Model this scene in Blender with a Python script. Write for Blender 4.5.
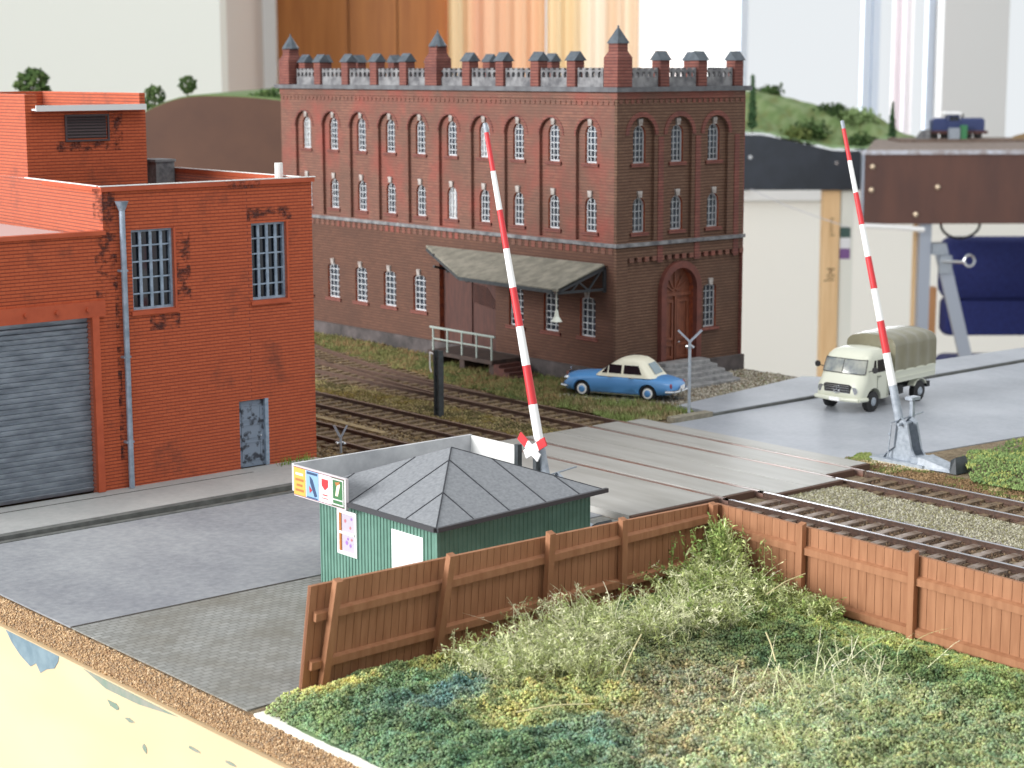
import bpy, bmesh, math, random
import numpy as np
from mathutils import Vector, Matrix, geometry
random.seed(7); RNG = np.random.default_rng(11)
PI = math.pi
SC = bpy.context.scene
for o in list(bpy.data.objects): bpy.data.objects.remove(o)
COL = SC.collection

# ------------------------------------------------------------------ camera
# one unit = one metre of the model world (1:87); the room behind is at 87 units to a metre
FPX, PITCH, YAW, ROLL, EYE = 1885.22, 0.16635, 0.70314, -0.00283, 12.245
fw = Vector((math.sin(YAW)*math.cos(PITCH), math.cos(YAW)*math.cos(PITCH), -math.sin(PITCH)))
rt0 = Vector((math.cos(YAW), -math.sin(YAW), 0)); up0 = rt0.cross(fw)
rt = rt0*math.cos(ROLL) + up0*math.sin(ROLL); up = up0*math.cos(ROLL) - rt0*math.sin(ROLL)
cd = bpy.data.cameras.new('camera'); cam = bpy.data.objects.new('camera', cd); COL.objects.link(cam)
m3 = Matrix((rt, up, -fw)).transposed()
cam.matrix_world = Matrix.Translation((0, 0, EYE)) @ m3.to_4x4()
cd.sensor_width = 36; cd.lens = 36*FPX/1024; cd.clip_start = 0.5; cd.clip_end = 3000
cd.dof.use_dof = True; cd.dof.focus_distance = 47; cd.dof.aperture_fstop = 0.6
SC.camera = cam
# ------------------------------------------------------------------ light
w = bpy.data.worlds.new('World'); SC.world = w; w.use_nodes = True
w.node_tree.nodes['Background'].inputs[0].default_value = (0.93, 0.97, 1.0, 1)
w.node_tree.nodes['Background'].inputs[1].default_value = 0.82
def RM0(r, d, z): return (math.cos(YAW)*r+math.sin(YAW)*d, -math.sin(YAW)*r+math.cos(YAW)*d, z)
def area(name, loc, target, sx, sy, power, color):
    l = bpy.data.lights.new(name, 'AREA'); l.shape = 'RECTANGLE'; l.size = sx; l.size_y = sy; l.energy = power; l.color = color
    o = bpy.data.objects.new(name, l); COL.objects.link(o); o.location = loc
    o.rotation_euler = (Vector(target)-Vector(loc)).to_track_quat('-Z', 'Y').to_euler(); return o
area('window_daylight', (-190, 110, 75), (40, 45, 0), 130, 90, 950000, (1.0, 0.99, 0.97))
area('curtain_window_daylight', RM0(45, 560, 55), RM0(10, 60, 0), 125, 140, 260000, (0.93, 0.97, 1.0))
area('ceiling_lamp', (40, -60, 170), (45, 50, 0), 90, 60, 90000, (1.0, 0.96, 0.9))
SC.view_settings.view_transform = 'Standard'; SC.view_settings.look = 'None'
SC.view_settings.exposure = 0.12; SC.view_settings.gamma = 1; SC.view_settings.use_curve_mapping = False

# ------------------------------------------------------------------ materials
def lin(c):
    return tuple(((x/255)/12.92 if x/255 <= .04045 else ((x/255+.055)/1.055)**2.4) for x in c) + (1,)
class NT:
    def __init__(s, name):
        s.m = bpy.data.materials.new(name); s.m.use_nodes = True; s.t = s.m.node_tree; s.n = s.t.nodes; s.b = s.n['Principled BSDF']
    def new(s, t, **k):
        n = s.n.new(t)
        for a, v in k.items(): setattr(n, a, v)
        return n
    def link(s, a, b): s.t.links.new(a, b)
    def coord(s):
        return s.new('ShaderNodeTexCoord').outputs['Object']
    def noise(s, scale, detail=4, vec=None, rough=.6, stretch=None):
        n = s.new('ShaderNodeTexNoise'); n.inputs['Scale'].default_value = scale; n.inputs['Detail'].default_value = detail; n.inputs['Roughness'].default_value = rough
        v = vec or s.coord()
        if stretch:
            mp = s.new('ShaderNodeMapping'); mp.inputs['Scale'].default_value = stretch; s.link(v, mp.inputs[0]); v = mp.outputs[0]
        s.link(v, n.inputs['Vector']); return n.outputs['Fac']
    def ramp(s, fac, stops):
        r = s.new('ShaderNodeValToRGB'); e = r.color_ramp.elements
        while len(e) < len(stops): e.new(.5)
        for i, (p, c) in enumerate(stops): e[i].position = p; e[i].color = c
        s.link(fac, r.inputs[0]); return r.outputs[0]
    def mix(s, fac, a, b, mode='MIX'):
        x = s.new('ShaderNodeMix', data_type='RGBA', blend_type=mode)
        for sock, v in ((x.inputs['Factor'], fac), (x.inputs['A'], a), (x.inputs['B'], b)):
            if isinstance(v, (tuple, float, int)): sock.default_value = v
            else: s.link(v, sock)
        return x.outputs['Result']
    def bump(s, h, strength, dist=.02):
        b = s.new('ShaderNodeBump'); b.inputs['Strength'].default_value = strength; b.inputs['Distance'].default_value = dist
        s.link(h, b.inputs['Height']); s.link(b.outputs[0], s.b.inputs['Normal'])
MATS = {}
def mat(name, c, rough=.6, metal=0, c2=None, scale=3, lo=.35, hi=.65, bump=0, bscale=None, stretch=None, spec=None, trans=0, dist=.02):
    if name in MATS: return MATS[name]
    t = NT(name); t.b.inputs['Roughness'].default_value = rough; t.b.inputs['Metallic'].default_value = metal
    if spec is not None: t.b.inputs['Specular IOR Level'].default_value = spec
    if c2: t.link(t.ramp(t.noise(scale, stretch=stretch), [(lo, lin(c)), (hi, lin(c2))]), t.b.inputs['Base Color'])
    else: t.b.inputs['Base Color'].default_value = lin(c)
    if bump: t.bump(t.noise(bscale or scale, 5, stretch=stretch), bump, dist)
    if trans: t.b.inputs['Transmission Weight'].default_value = trans
    MATS[name] = t.m; return t.m
def brick(name, base, base2, mortar, row=.1, wd=.26, dirt=(45, 30, 28), dlo=.62, dhi=.75, dscale=1.1, red=None, bump=.5, bed=None):
    t = NT(name); co = t.coord(); sp = t.new('ShaderNodeSeparateXYZ'); t.link(co, sp.inputs[0])
    ad = t.new('ShaderNodeMath', operation='ADD'); t.link(sp.outputs[0], ad.inputs[0]); t.link(sp.outputs[1], ad.inputs[1])
    cb = t.new('ShaderNodeCombineXYZ'); t.link(ad.outputs[0], cb.inputs[0]); t.link(sp.outputs[2], cb.inputs[1])
    b = t.new('ShaderNodeTexBrick'); t.link(cb.outputs[0], b.inputs['Vector'])
    for k, v in (('Scale', 1), ('Mortar Size', row*.14), ('Brick Width', wd), ('Row Height', row), ('Mortar Smooth', .3), ('Bias', 0)): b.inputs[k].default_value = v
    b.inputs['Color1'].default_value = lin(base); b.inputs['Color2'].default_value = lin(base2); b.inputs['Mortar'].default_value = lin(mortar)
    c = b.outputs['Color']
    b2 = t.new('ShaderNodeTexBrick'); t.link(cb.outputs[0], b2.inputs['Vector'])
    for k, v in (('Scale', 1), ('Mortar Size', row*.2), ('Brick Width', 60), ('Row Height', row), ('Mortar Smooth', .5), ('Bias', 0)): b2.inputs[k].default_value = v
    c = t.mix(b2.outputs['Fac'], c, lin(bed or mortar))
    if red: c = t.mix(t.ramp(t.noise(.55, 3), [(.45, (0, 0, 0, 1)), (.66, (1, 1, 1, 1))]), c, t.mix(.75, c, lin(red)))
    n = t.ramp(t.noise(dscale, 6, rough=.7), [(dlo, (0, 0, 0, 1)), (dhi, (1, 1, 1, 1))])
    fm = t.new('ShaderNodeMath', operation='MULTIPLY'); t.link(n, fm.inputs[0]); fm.inputs[1].default_value = .75
    c = t.mix(fm.outputs[0], c, lin(dirt)); t.link(c, t.b.inputs['Base Color']); t.b.inputs['Roughness'].default_value = .75; t.b.inputs['Specular IOR Level'].default_value = .25
    iv = t.new('ShaderNodeMath', operation='SUBTRACT'); iv.inputs[0].default_value = 1; t.link(b2.outputs['Fac'], iv.inputs[1])
    t.bump(iv.outputs[0], bump, .02); MATS[name] = t.m; return t.m
def attrmat(name, rough=.8, trans=0.0):
    t = NT(name); a = t.new('ShaderNodeAttribute', attribute_name='pigment'); t.link(a.outputs['Color'], t.b.inputs['Base Color'])
    t.b.inputs['Roughness'].default_value = rough; t.b.inputs['Specular IOR Level'].default_value = .2; MATS[name] = t.m; return t.m

M_ORANGE = brick('orange_brick', (184, 88, 50), (174, 80, 44), (164, 70, 36), .1, .28, (88, 44, 32), .56, .76, .8, bed=(126, 50, 28))
for k_, v_ in (('Sheen Weight', .35), ('Sheen Roughness', .5)): M_ORANGE.node_tree.nodes['Principled BSDF'].inputs[k_].default_value = v_
M_OPLAIN = mat('orange_paint', (180, 82, 48), .6, c2=(166, 72, 40), scale=2)
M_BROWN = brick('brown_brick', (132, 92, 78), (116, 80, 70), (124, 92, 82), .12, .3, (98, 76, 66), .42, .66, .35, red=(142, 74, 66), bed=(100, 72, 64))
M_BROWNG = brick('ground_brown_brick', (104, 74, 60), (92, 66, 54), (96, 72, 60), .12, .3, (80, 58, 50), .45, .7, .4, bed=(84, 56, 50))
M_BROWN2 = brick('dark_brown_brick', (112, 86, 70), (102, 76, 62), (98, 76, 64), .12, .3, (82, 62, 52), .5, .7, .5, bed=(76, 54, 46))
M_RBRICK = brick('red_brick', (134, 84, 74), (120, 72, 64), (122, 86, 76), .12, .3, (84, 56, 54), .45, .75, .8, bed=(92, 56, 54))
M_STONE = mat('grey_stone', (136, 136, 138), .8, c2=(84, 84, 88), scale=2.2, bump=.4, bscale=12)
M_PLINTH = mat('plinth_stone', (92, 84, 84), .85, c2=(56, 52, 52), scale=1.2, bump=.4, bscale=8)
M_PALE = mat('pale_stone', (176, 170, 166), .8, c2=(130, 122, 118), scale=5)
M_SLATE = mat('slate_paint', (84, 92, 100), .45, c2=(62, 70, 78), scale=4)
M_WHITE = mat('white_paint', (232, 232, 230), .5)
M_WINW = mat('window_white', (190, 195, 200), .5)
M_WINSHADE = mat('window_white_shaded', (160, 164, 168), .5)  # frame white for the mill's side face, its shade put into the colour
M_GLASS = mat('window_glass', (34, 38, 46), .12, spec=.6, c2=(62, 70, 82), scale=.9)
M_GLASSREFL = mat('painted_reflection_glass', (214, 214, 212), .3, c2=(150, 150, 152), scale=4)  # panes that mirror brightness: the white reflection is painted into the colour
M_DGLASS = mat('dark_glass', (22, 27, 36), .08, spec=.6)
M_ASPH = None
M_BLACK = mat('black_plastic', (24, 24, 26), .5)
M_RUBBER = mat('rubber', (28, 28, 30), .6)
M_CHROME = mat('chrome', (215, 218, 222), .18, .9)
M_ALU = mat('aluminium', (176, 184, 198), .35, .6)
M_GREYM = mat('grey_metal_paint', (166, 174, 184), .45, c2=(138, 147, 158), scale=6)
M_DGREY = mat('dark_grey_paint', (62, 68, 72), .5, c2=(45, 50, 54), scale=6)
M_REDP = mat('red_paint', (205, 52, 58), .45)
M_WHP = mat('white_gloss', (240, 240, 240), .4)
M_RAIL = mat('rusty_rail', (92, 68, 56), .6, c2=(70, 52, 44), scale=9)
M_RAILTOP = mat('polished_rail', (190, 190, 196), .22, .85)
M_SLEEP = mat('sleeper_wood', (132, 112, 86), .85, c2=(88, 72, 56), scale=7, stretch=(1, 1, 1), bump=.3)
M_SLEEPB = mat('sleeper_grey', (160, 148, 140), .7, c2=(110, 92, 78), scale=3)

# ------------------------------------------------------------------ mesh builder
ROOT = {}
def props(o, label=None, cat=None, group=None, kind=None):
    if label: o['label'] = label
    if cat: o['category'] = cat
    if group: o['group'] = group
    if kind: o['kind'] = kind
    return o
def thing(name, label, cat, loc=(0, 0, 0), group=None, rz=0, scale=None):
    o = bpy.data.objects.new(name, None); COL.objects.link(o); o.location = loc; o.rotation_euler = (0, 0, rz)
    o.empty_display_size = .3
    if scale: o.scale = (scale,)*3
    ROOT[o.name] = (Vector(loc) if (rz == 0 and not scale) else Vector((0, 0, 0)))
    return props(o, label, cat, group)
class M:
    def __init__(s): s.v = []; s.f = []; s.mi = []
    def add(s, v, f, mi=0):
        b = len(s.v); s.v += [tuple(p) for p in v]; s.f += [tuple(b+i for i in q) for q in f]; s.mi += [mi]*len(f); return s
    def box(s, x0, y0, z0, x1, y1, z1, mi=0):
        v = [(x0, y0, z0), (x1, y0, z0), (x1, y1, z0), (x0, y1, z0), (x0, y0, z1), (x1, y0, z1), (x1, y1, z1), (x0, y1, z1)]
        return s.add(v, [(0, 3, 2, 1), (4, 5, 6, 7), (0, 1, 5, 4), (1, 2, 6, 5), (2, 3, 7, 6), (3, 0, 4, 7)], mi)
    def hexa(s, b, t, mi=0):
        return s.add(list(b)+list(t), [(0, 3, 2, 1), (4, 5, 6, 7), (0, 1, 5, 4), (1, 2, 6, 5), (2, 3, 7, 6), (3, 0, 4, 7)], mi)
    def beam(s, p0, p1, wd, h, mi=0, upv=(0, 0, 1)):
        p0 = Vector(p0); p1 = Vector(p1); d = (p1-p0).normalized(); u = Vector(upv); u = (u-d*u.dot(d)).normalized(); r = d.cross(u)
        q = lambda p: [p+r*a*wd/2+u*b*h/2 for a, b in ((-1, -1), (1, -1), (1, 1), (-1, 1))]
        return s.hexa(q(p0), q(p1), mi)
    def prism(s, poly, z0, z1, mi=0, T=None):
        T = T or (lambda a, b, c: (a, b, c)); n = len(poly)
        v = [T(x, y, z0) for x, y in poly] + [T(x, y, z1) for x, y in poly]
        s.add(v, [tuple(range(n))[::-1], tuple(range(n, 2*n))] + [(i, (i+1) % n, n+(i+1) % n, n+i) for i in range(n)], mi); return s
    def cyl(s, p0, p1, r0, r1=None, n=12, mi=0, cap=True):
        r1 = r0 if r1 is None else r1; p0 = Vector(p0); p1 = Vector(p1); d = (p1-p0).normalized()
        a = d.orthogonal().normalized(); b = d.cross(a); v = []
        for p, r in ((p0, r0), (p1, r1)): v += [p+(a*math.cos(2*PI*i/n)+b*math.sin(2*PI*i/n))*r for i in range(n)]
        f = [(i, (i+1) % n, n+(i+1) % n, n+i) for i in range(n)]
        if cap: f += [tuple(range(n))[::-1], tuple(range(n, 2*n))]
        return s.add(v, f, mi)
    def tube(s, pts, r, n=6, mi=0):
        for a, b in zip(pts, pts[1:]): s.cyl(a, b, r, r, n, mi)
        return s
    def loft(s, rings, mi=0, cap=True):
        n = len(rings[0]); v = [p for r in rings for p in r]; f = []
        for k in range(len(rings)-1):
            f += [(k*n+i, k*n+(i+1) % n, (k+1)*n+(i+1) % n, (k+1)*n+i) for i in range(n)]
        if cap: f += [tuple(range(n))[::-1], tuple(range((len(rings)-1)*n, len(rings)*n))]
        return s.add(v, f, mi)
    def sphere(s, c, r, n=8, m=6, mi=0, sc=(1, 1, 1)):
        rings = []
        for j in range(m+1):
            t = PI*j/m; rr = max(math.sin(t), .02)
            rings.append([(c[0]+r*sc[0]*rr*math.cos(2*PI*i/n), c[1]+r*sc[1]*rr*math.sin(2*PI*i/n), c[2]-r*sc[2]*math.cos(t)) for i in range(n)])
        return s.loft(rings, mi)
    def plate(s, outer, holes, w0, w1, T, mi=0, mih=None):
        loops = [outer]+holes; pts = [Vector((a, b, 0)) for L in loops for a, b in L]
        tri = geometry.tessellate_polygon([[Vector((a, b, 0)) for a, b in L] for L in loops])
        s.add([T(p.x, p.y, w1) for p in pts], [tuple(t) for t in tri], mi)
        for j, L in enumerate(loops):
            n = len(L); v = [T(a, b, w1) for a, b in L]+[T(a, b, w0) for a, b in L]
            s.add(v, [(i, n+i, n+(i+1) % n, (i+1) % n) for i in range(n)], mi if (j == 0 or mih is None) else mih)
        return s
    def build(s, name, mats, parent=None, smooth=False, label=None, cat=None, group=None, kind=None, weld=False):
        me = bpy.data.meshes.new(name); off = Vector((0, 0, 0))
        if parent is not None: off = ROOT[parent.name]
        elif s.v:
            A = np.array(s.v); off = Vector(((A[:, 0].min()+A[:, 0].max())/2, (A[:, 1].min()+A[:, 1].max())/2, A[:, 2].min()))
        me.from_pydata([(p[0]-off[0], p[1]-off[1], p[2]-off[2]) for p in s.v], [], s.f)
        if not isinstance(mats, (list, tuple)): mats = [mats]
        for m in mats: me.materials.append(m)
        me.polygons.foreach_set('material_index', s.mi)
        bm = bmesh.new(); bm.from_mesh(me)
        if weld: bmesh.ops.remove_doubles(bm, verts=bm.verts, dist=1e-4)
        bmesh.ops.recalc_face_normals(bm, faces=bm.faces); bm.to_mesh(me); bm.free()
        if smooth:
            me.polygons.foreach_set('use_smooth', [True]*len(me.polygons))
            me.set_sharp_from_angle(angle=math.radians(40 if smooth is True else smooth))
        o = bpy.data.objects.new(name, me); COL.objects.link(o)
        if parent is not None: o.parent = parent; ROOT[o.name] = off
        else: o.location = off; ROOT[o.name] = off
        return props(o, label, cat, group, kind)
def copy_tree(o, parent=None, loc=None):
    c = o.copy(); COL.objects.link(c)
    if parent: c.parent = parent
    if loc is not None: c.location = loc
    for ch in list(o.children): copy_tree(ch, c)
    ROOT[c.name] = ROOT.get(o.name, Vector((0, 0, 0)))
    return c
def boolean(o, cutter):
    c = cutter.build('cutter', [], parent=None); c.parent = o.parent
    if o.parent: c.location = Vector(c.location)
    md = o.modifiers.new('b', 'BOOLEAN'); md.object = c; md.operation = 'DIFFERENCE'; md.solver = 'EXACT'
    bpy.context.view_layer.update(); dg = bpy.context.evaluated_depsgraph_get()
    me = bpy.data.meshes.new_from_object(o.evaluated_get(dg)); o.modifiers.clear(); o.data = me; bpy.data.objects.remove(c)
def rrect(x0, x1, y0, y1, r, z, k=4):
    out = []
    for cx, cy, a0 in ((x1-r, y1-r, 0), (x0+r, y1-r, 90), (x0+r, y0+r, 180), (x1-r, y0+r, 270)):
        for i in range(k+1):
            a = math.radians(a0+90*i/k); out.append((cx+r*math.cos(a), cy+r*math.sin(a), z))
    return out
def archloop(c, half, z0, zs, n=10, rise=1.0):
    return [(c-half, z0), (c+half, z0)] + [(c+half*math.cos(PI*i/n), zs+half*rise*math.sin(PI*i/n)) for i in range(n+1)]
def rectloop(u0, u1, v0, v1): return [(u0, v0), (u1, v0), (u1, v1), (u0, v1)]
def text_into(m, body, size, T, mi=0, depth=.01, align='CENTER'):
    cu = bpy.data.curves.new('t', 'FONT'); cu.body = body; cu.size = size; cu.align_x = align; cu.align_y = 'CENTER'; cu.extrude = 0; cu.resolution_u = 2
    o = bpy.data.objects.new('t', cu); COL.objects.link(o); bpy.context.view_layer.update()
    me = bpy.data.meshes.new_from_object(o.evaluated_get(bpy.context.evaluated_depsgraph_get()))
    m.add([T(v.co.x, v.co.y, depth) for v in me.vertices], [tuple(p.vertices) for p in me.polygons], mi)
    bpy.data.objects.remove(o); bpy.data.curves.remove(cu)

# room helper: point at lateral r, depth d (level distances from the camera), height z
FWD = Vector((math.sin(YAW), math.cos(YAW), 0)); RGT = Vector((math.cos(YAW), -math.sin(YAW), 0))
def RM(r, d, z): p = RGT*r+FWD*d; return (p.x, p.y, z)
def rbox(m, r0, r1, d0, d1, z0, z1, mi=0):
    return m.hexa([RM(r0, d0, z0), RM(r1, d0, z0), RM(r1, d1, z0), RM(r0, d1, z0)], [RM(r0, d0, z1), RM(r1, d0, z1), RM(r1, d1, z1), RM(r0, d1, z1)], mi)

#=STRUCTURE
# ================================================================== ROOM
FLOOR = -80.0
M_WALL = mat('wall_paint', (236, 238, 230), .8)
M_WALL2 = mat('pillar_paint', (206, 198, 190), .8)
M_CREAMW = mat('cream_wall', (252, 250, 242), .8)
rbox(M(), -420, 420, -150, 900, FLOOR-6, FLOOR).build('floor', mat('room_floor', (150, 140, 128), .5, c2=(130, 120, 110), scale=.05), kind='structure')
rbox(M(), -330, -65.2, 430, 440, FLOOR, 140).build('wall_left', M_WALL, kind='structure')
rbox(M(), -75, -65.3, 440.1, 512, FLOOR, 140).build('wall_pillar', M_WALL2, kind='structure')
rbox(M(), -66, -62, 505, 509, FLOOR, 140).build('trim_1', M_WHITE, kind='structure')
m = M(); rbox(m, -16.6, 300, 520, 530, FLOOR, -24); m.build('wall_back', M_CREAMW, kind='structure')
rbox(M(), 115.6, 133, 512, 530, -20.7, 140).build('wall_right', mat('wall_panel', (222, 222, 220), .8), kind='structure')
m = M(); rbox(m, -16, 150, 517, 530.5, -23.9, -20.8); m.build('trim_2', M_WHITE, kind='structure')
# wooden panelling
t = thing('wood_cupboard', 'tall brown wooden cupboard standing by the pale wall left of the curtains', 'cupboard', RM(-40, 515, FLOOR))
M_OAK = mat('oak_veneer', (184, 116, 50), .45, c2=(164, 98, 36), scale=.12, stretch=(3, 3, .25))
rbox(M(), -64.5, -16.8, 512, 530, FLOOR+.05, 120).build('carcass', M_OAK, t)
for a, b in ((-63.8, -43.4), (-43, -30.4), (-30, -17.2)):
    m = M(); rbox(m, a, b, 510.6, 512, FLOOR+4, 118); d = m.build('door', M_OAK, t)
    m = M(); rbox(m, b-1.6, b-.8, 509.6, 510.6, -14, -8); m.build('handle', M_CHROME, d)
# window frames
M_UPVC = mat('window_frame', (214, 226, 240), .5)
def window(name, r0, r1):
    t = M()
    for a, b, z0, z1 in ((r0, r0+2, -20.6, 130), (r1-2, r1, -20.6, 130), (r0+2, r1-2, -20.6, -17), (r0+2, r1-2, 126, 130)): rbox(t, a, b, 522, 526, z0, z1)
    o = t.build(name, M_UPVC, kind='structure'); return o
window('window_1', 62.5, 98); window('window_2', 98.5, 115.5); window('window_3', -15, 60)
window('window_4', 133.2, 176)
# curtains
def curtain(r0, r1, d, cols, label, nfold, sheer):
    n = nfold*8; pts = []
    for i in range(n+1):
        u = i/n; pts.append((r0+(r1-r0)*u, d+1.0*math.sin(u*nfold*2*PI)+.4*math.sin(u*nfold*5.3)))
    m = M(); v = []; f = []
    for z in (-26 if not sheer else -20, 130):
        v += [RM(a, b, z) for a, b in pts]
    for i in range(n): m.mi.append(0)
    m.v = v; m.f = [(i, i+1, n+2+i, n+1+i) for i in range(n)]
    N = NT('curtain_cloth'); cs = N.new('ShaderNodeAttribute', attribute_name='pigment')
    N.link(cs.outputs['Color'], N.b.inputs['Base Color']); N.b.inputs['Roughness'].default_value = .9
    tr = N.new('ShaderNodeBsdfTranslucent'); N.link(cs.outputs['Color'], tr.inputs[0]); mx = N.new('ShaderNodeMixShader'); mx.inputs[0].default_value = .22 if not sheer else .8
    N.link(N.b.outputs[0], mx.inputs[1]); N.link(tr.outputs[0], mx.inputs[2]); N.link(mx.outputs[0], N.n['Material Output'].inputs[0])
    o = m.build('curtain', N.m, label=label, cat='curtain', group='curtains at the window')
    at = o.data.color_attributes.new('pigment', 'FLOAT_COLOR', 'POINT')
    A = []
    for k in range(2):
        for i in range(n+1):
            u = i/n*(len(cols)-1); j = min(int(u), len(cols)-2); fr = u-j; a = lin(tuple(q*.62+w_*.38 for q, w_ in zip(cols[j], (236, 226, 212)))); b = lin(tuple(q*.62+w_*.38 for q, w_ in zip(cols[j+1], (236, 226, 212))))
            A += [a[q]*(1-fr)+b[q]*fr for q in range(3)]+[1]
    at.data.foreach_set('color', A)
    return o
curtain(-16.5, 9, 503, [(222, 190, 136), (222, 188, 132), (214, 136, 96), (222, 160, 116), (214, 142, 96), (222, 160, 112), (222, 158, 110), (216, 150, 92)], 'orange curtain hanging between the wooden cupboard and the cream curtain', 6, False)
curtain(9.4, 33.5, 503, [(224, 192, 140), (222, 188, 132), (216, 176, 114), (228, 204, 170), (232, 210, 184), (212, 166, 122), (230, 204, 174), (220, 178, 134)], 'cream and tan striped curtain hanging behind the brick corner turret', 6, False)
curtain(34, 59.5, 505, [(250, 240, 228), (255, 244, 236), (244, 226, 222), (255, 250, 250), (226, 232, 230), (246, 248, 252), (255, 255, 255)], 'white curtain hanging right of the cream one', 6, True)
curtain(100.4, 106, 505, [(255, 250, 255), (248, 236, 250), (240, 234, 248), (252, 250, 255)], 'narrow lilac white curtain strip hanging in the bright window', 2, True)

# ================================================================== LAYOUT BOARD
BT = -.04
BP = [(18.6, 8), (110, 8), (110, 46.9), (69.8, 47.75), (57.0, 48.45), (56.75, 52.0), (57.6, 80), (18.6, 80)]
M_CORK = mat('cork', (190, 156, 118), .9, c2=(140, 112, 86), scale=7, lo=.3, hi=.7, bump=1, bscale=14, dist=.15)
m = M().prism([(x-(.05 if x < 19 else 0), y) for x, y in BP], -.62, BT)
# rough underlay showing at the edge
cork = m.build('cork_underlay', M_CORK, kind='structure')
def face_mat():
    t = NT('cream_plywood'); co = t.coord()
    c = t.ramp(t.noise(.25, 3, stretch=(1, .35, 1)), [(.3, lin((214, 192, 158))), (.75, lin((196, 174, 138)))])
    s = t.ramp(t.noise(.9, 5, stretch=(1, .5, 1.6)), [(.66, (0, 0, 0, 1)), (.8, (.55, .55, .55, 1))]); c = t.mix(s, c, lin((176, 168, 132)))
    t.link(c, t.b.inputs['Base Color']); t.b.inputs['Roughness'].default_value = .5; return t.m
m = M().prism([(18.42, 8), (110, 8), (110, 46.6), (69.8, 47.5), (57.0, 48.2), (56.5, 52.0), (57.3, 80), (18.42, 80)], -10.5, -.64)
board = m.build('layout_baseboard', face_mat(), label='cream painted plywood side of the railway layout base below the cork', cat='board')
# peeled paint patches on the board side (thin chips of the older blue-grey coat)
TB = lambda u, v, w: (18.42-w, u, v)
def blob(cu, cv, ru, rv, n=16, seed=1, j=.25):
    r = random.Random(seed); return [(cu+ru*math.cos(2*PI*i/n)*(1-j*r.random()), cv+rv*math.sin(2*PI*i/n)*(1-j*r.random())) for i in range(n)]
m = M(); m.plate([(40.0, -.66), (39.7, -.9), (39.3, -1.1), (38.8, -1.25), (38.5, -1.1), (38.3, -1.28), (38.0, -1.12), (37.6, -1.0), (37.4, -.8), (37.35, -.66)], [], 0, .012, TB)
m.build('paint_patch', mat('old_blue_paint', (118, 138, 148), .6, c2=(98, 120, 132), scale=3), board, label='blue grey bare patch on the cream board side')
m = M(); m.plate([(36.2, -.66), (35.2, -.86), (33.8, -.84), (32.2, -.68)], [], 0, .012, TB)
for cu, cv, a, b, sd in ((34.9, -1.15, .35, .1, 2), (34.2, -1.3, .25, .05, 3), (33.6, -1.75, .12, .12, 4), (31.6, -1.2, .3, .05, 6), (30.2, -1.1, .25, .04, 8)): m.plate(blob(cu, cv, a, b, 9, sd, .5), [], 0, .012, TB)
m.build('paint_chips', mat('old_green_paint', (112, 132, 118), .6, c2=(140, 140, 130), scale=3), board)
# --- base ground of brown ballast and soil
def ground_mat(name, cols, s1=.6, s2=14, bump=.6, rough=.9, dist=.05, s3=None):
    t = NT(name); a = t.noise(s1, 4); b = t.noise(s2, 3, rough=.8)
    c1 = t.ramp(a, [(.35, lin(cols[0])), (.65, lin(cols[1]))]); c2 = t.ramp(b, [(.35, lin(cols[2])), (.6, lin(cols[3]))])
    t.link(t.mix(.5, c1, c2), t.b.inputs['Base Color']); t.b.inputs['Roughness'].default_value = rough; t.b.inputs['Specular IOR Level'].default_value = .3
    t.bump(b, bump, dist); return t.m
M_BALL = ground_mat('ballast_soil', [(128, 110, 86), (108, 92, 70), (86, 72, 58), (158, 144, 120)], 1.2, 7, .9)
m = M().prism([(x+(.06 if x < 19 else -.05), y-(.05 if y > 45 else 0)) for x, y in BP], BT+.001, -.005); m.build('ballast_ground', M_BALL, kind='structure')
def asph(name, c1, c2, c3, rough=.55):
    t = NT(name); a = t.ramp(t.noise(.22, 6, stretch=(1, .7, 1)), [(.38, lin(c1)), (.6, lin(c2))]); a = t.mix(.25, a, t.ramp(t.noise(5, 5), [(.3, lin(c1)), (.7, lin(c3))]))
    g = t.ramp(t.noise(16, 2), [(.68, (0, 0, 0, 1)), (.76, (.5, .5, .5, 1))]); c = t.mix(g, a, lin(c3))
    t.link(c, t.b.inputs['Base Color']); t.b.inputs['Roughness'].default_value = rough; t.bump(t.noise(9, 3), .25, .02); return t.m
M_ROAD = asph('road_asphalt', (116, 119, 126), (144, 147, 151), (186, 188, 190), .7)
M_ROAD2 = asph('far_road_asphalt', (144, 149, 158), (168, 172, 180), (186, 189, 194), .5)
m = M().prism([(18.62, 37.15), (34.75, 37.15), (34.75, 45.1), (18.62, 45.1)], -.004, .03); m.build('road_near', M_ROAD, kind='structure')
m = M().prism([(45.15, 37.3), (45.9, 37.6), (48.6, 36.6), (56, 35.9), (110, 35), (110, 45.6), (45.15, 45.55)], -.004, .03)
m.build('road_far', M_ROAD2, kind='structure')
m = M(); m.box(18.62, 37.09, 0, 24.9, 37.15, .034); m.build('road_joint', mat('joint', (70, 66, 64), .9), kind='structure')
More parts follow.
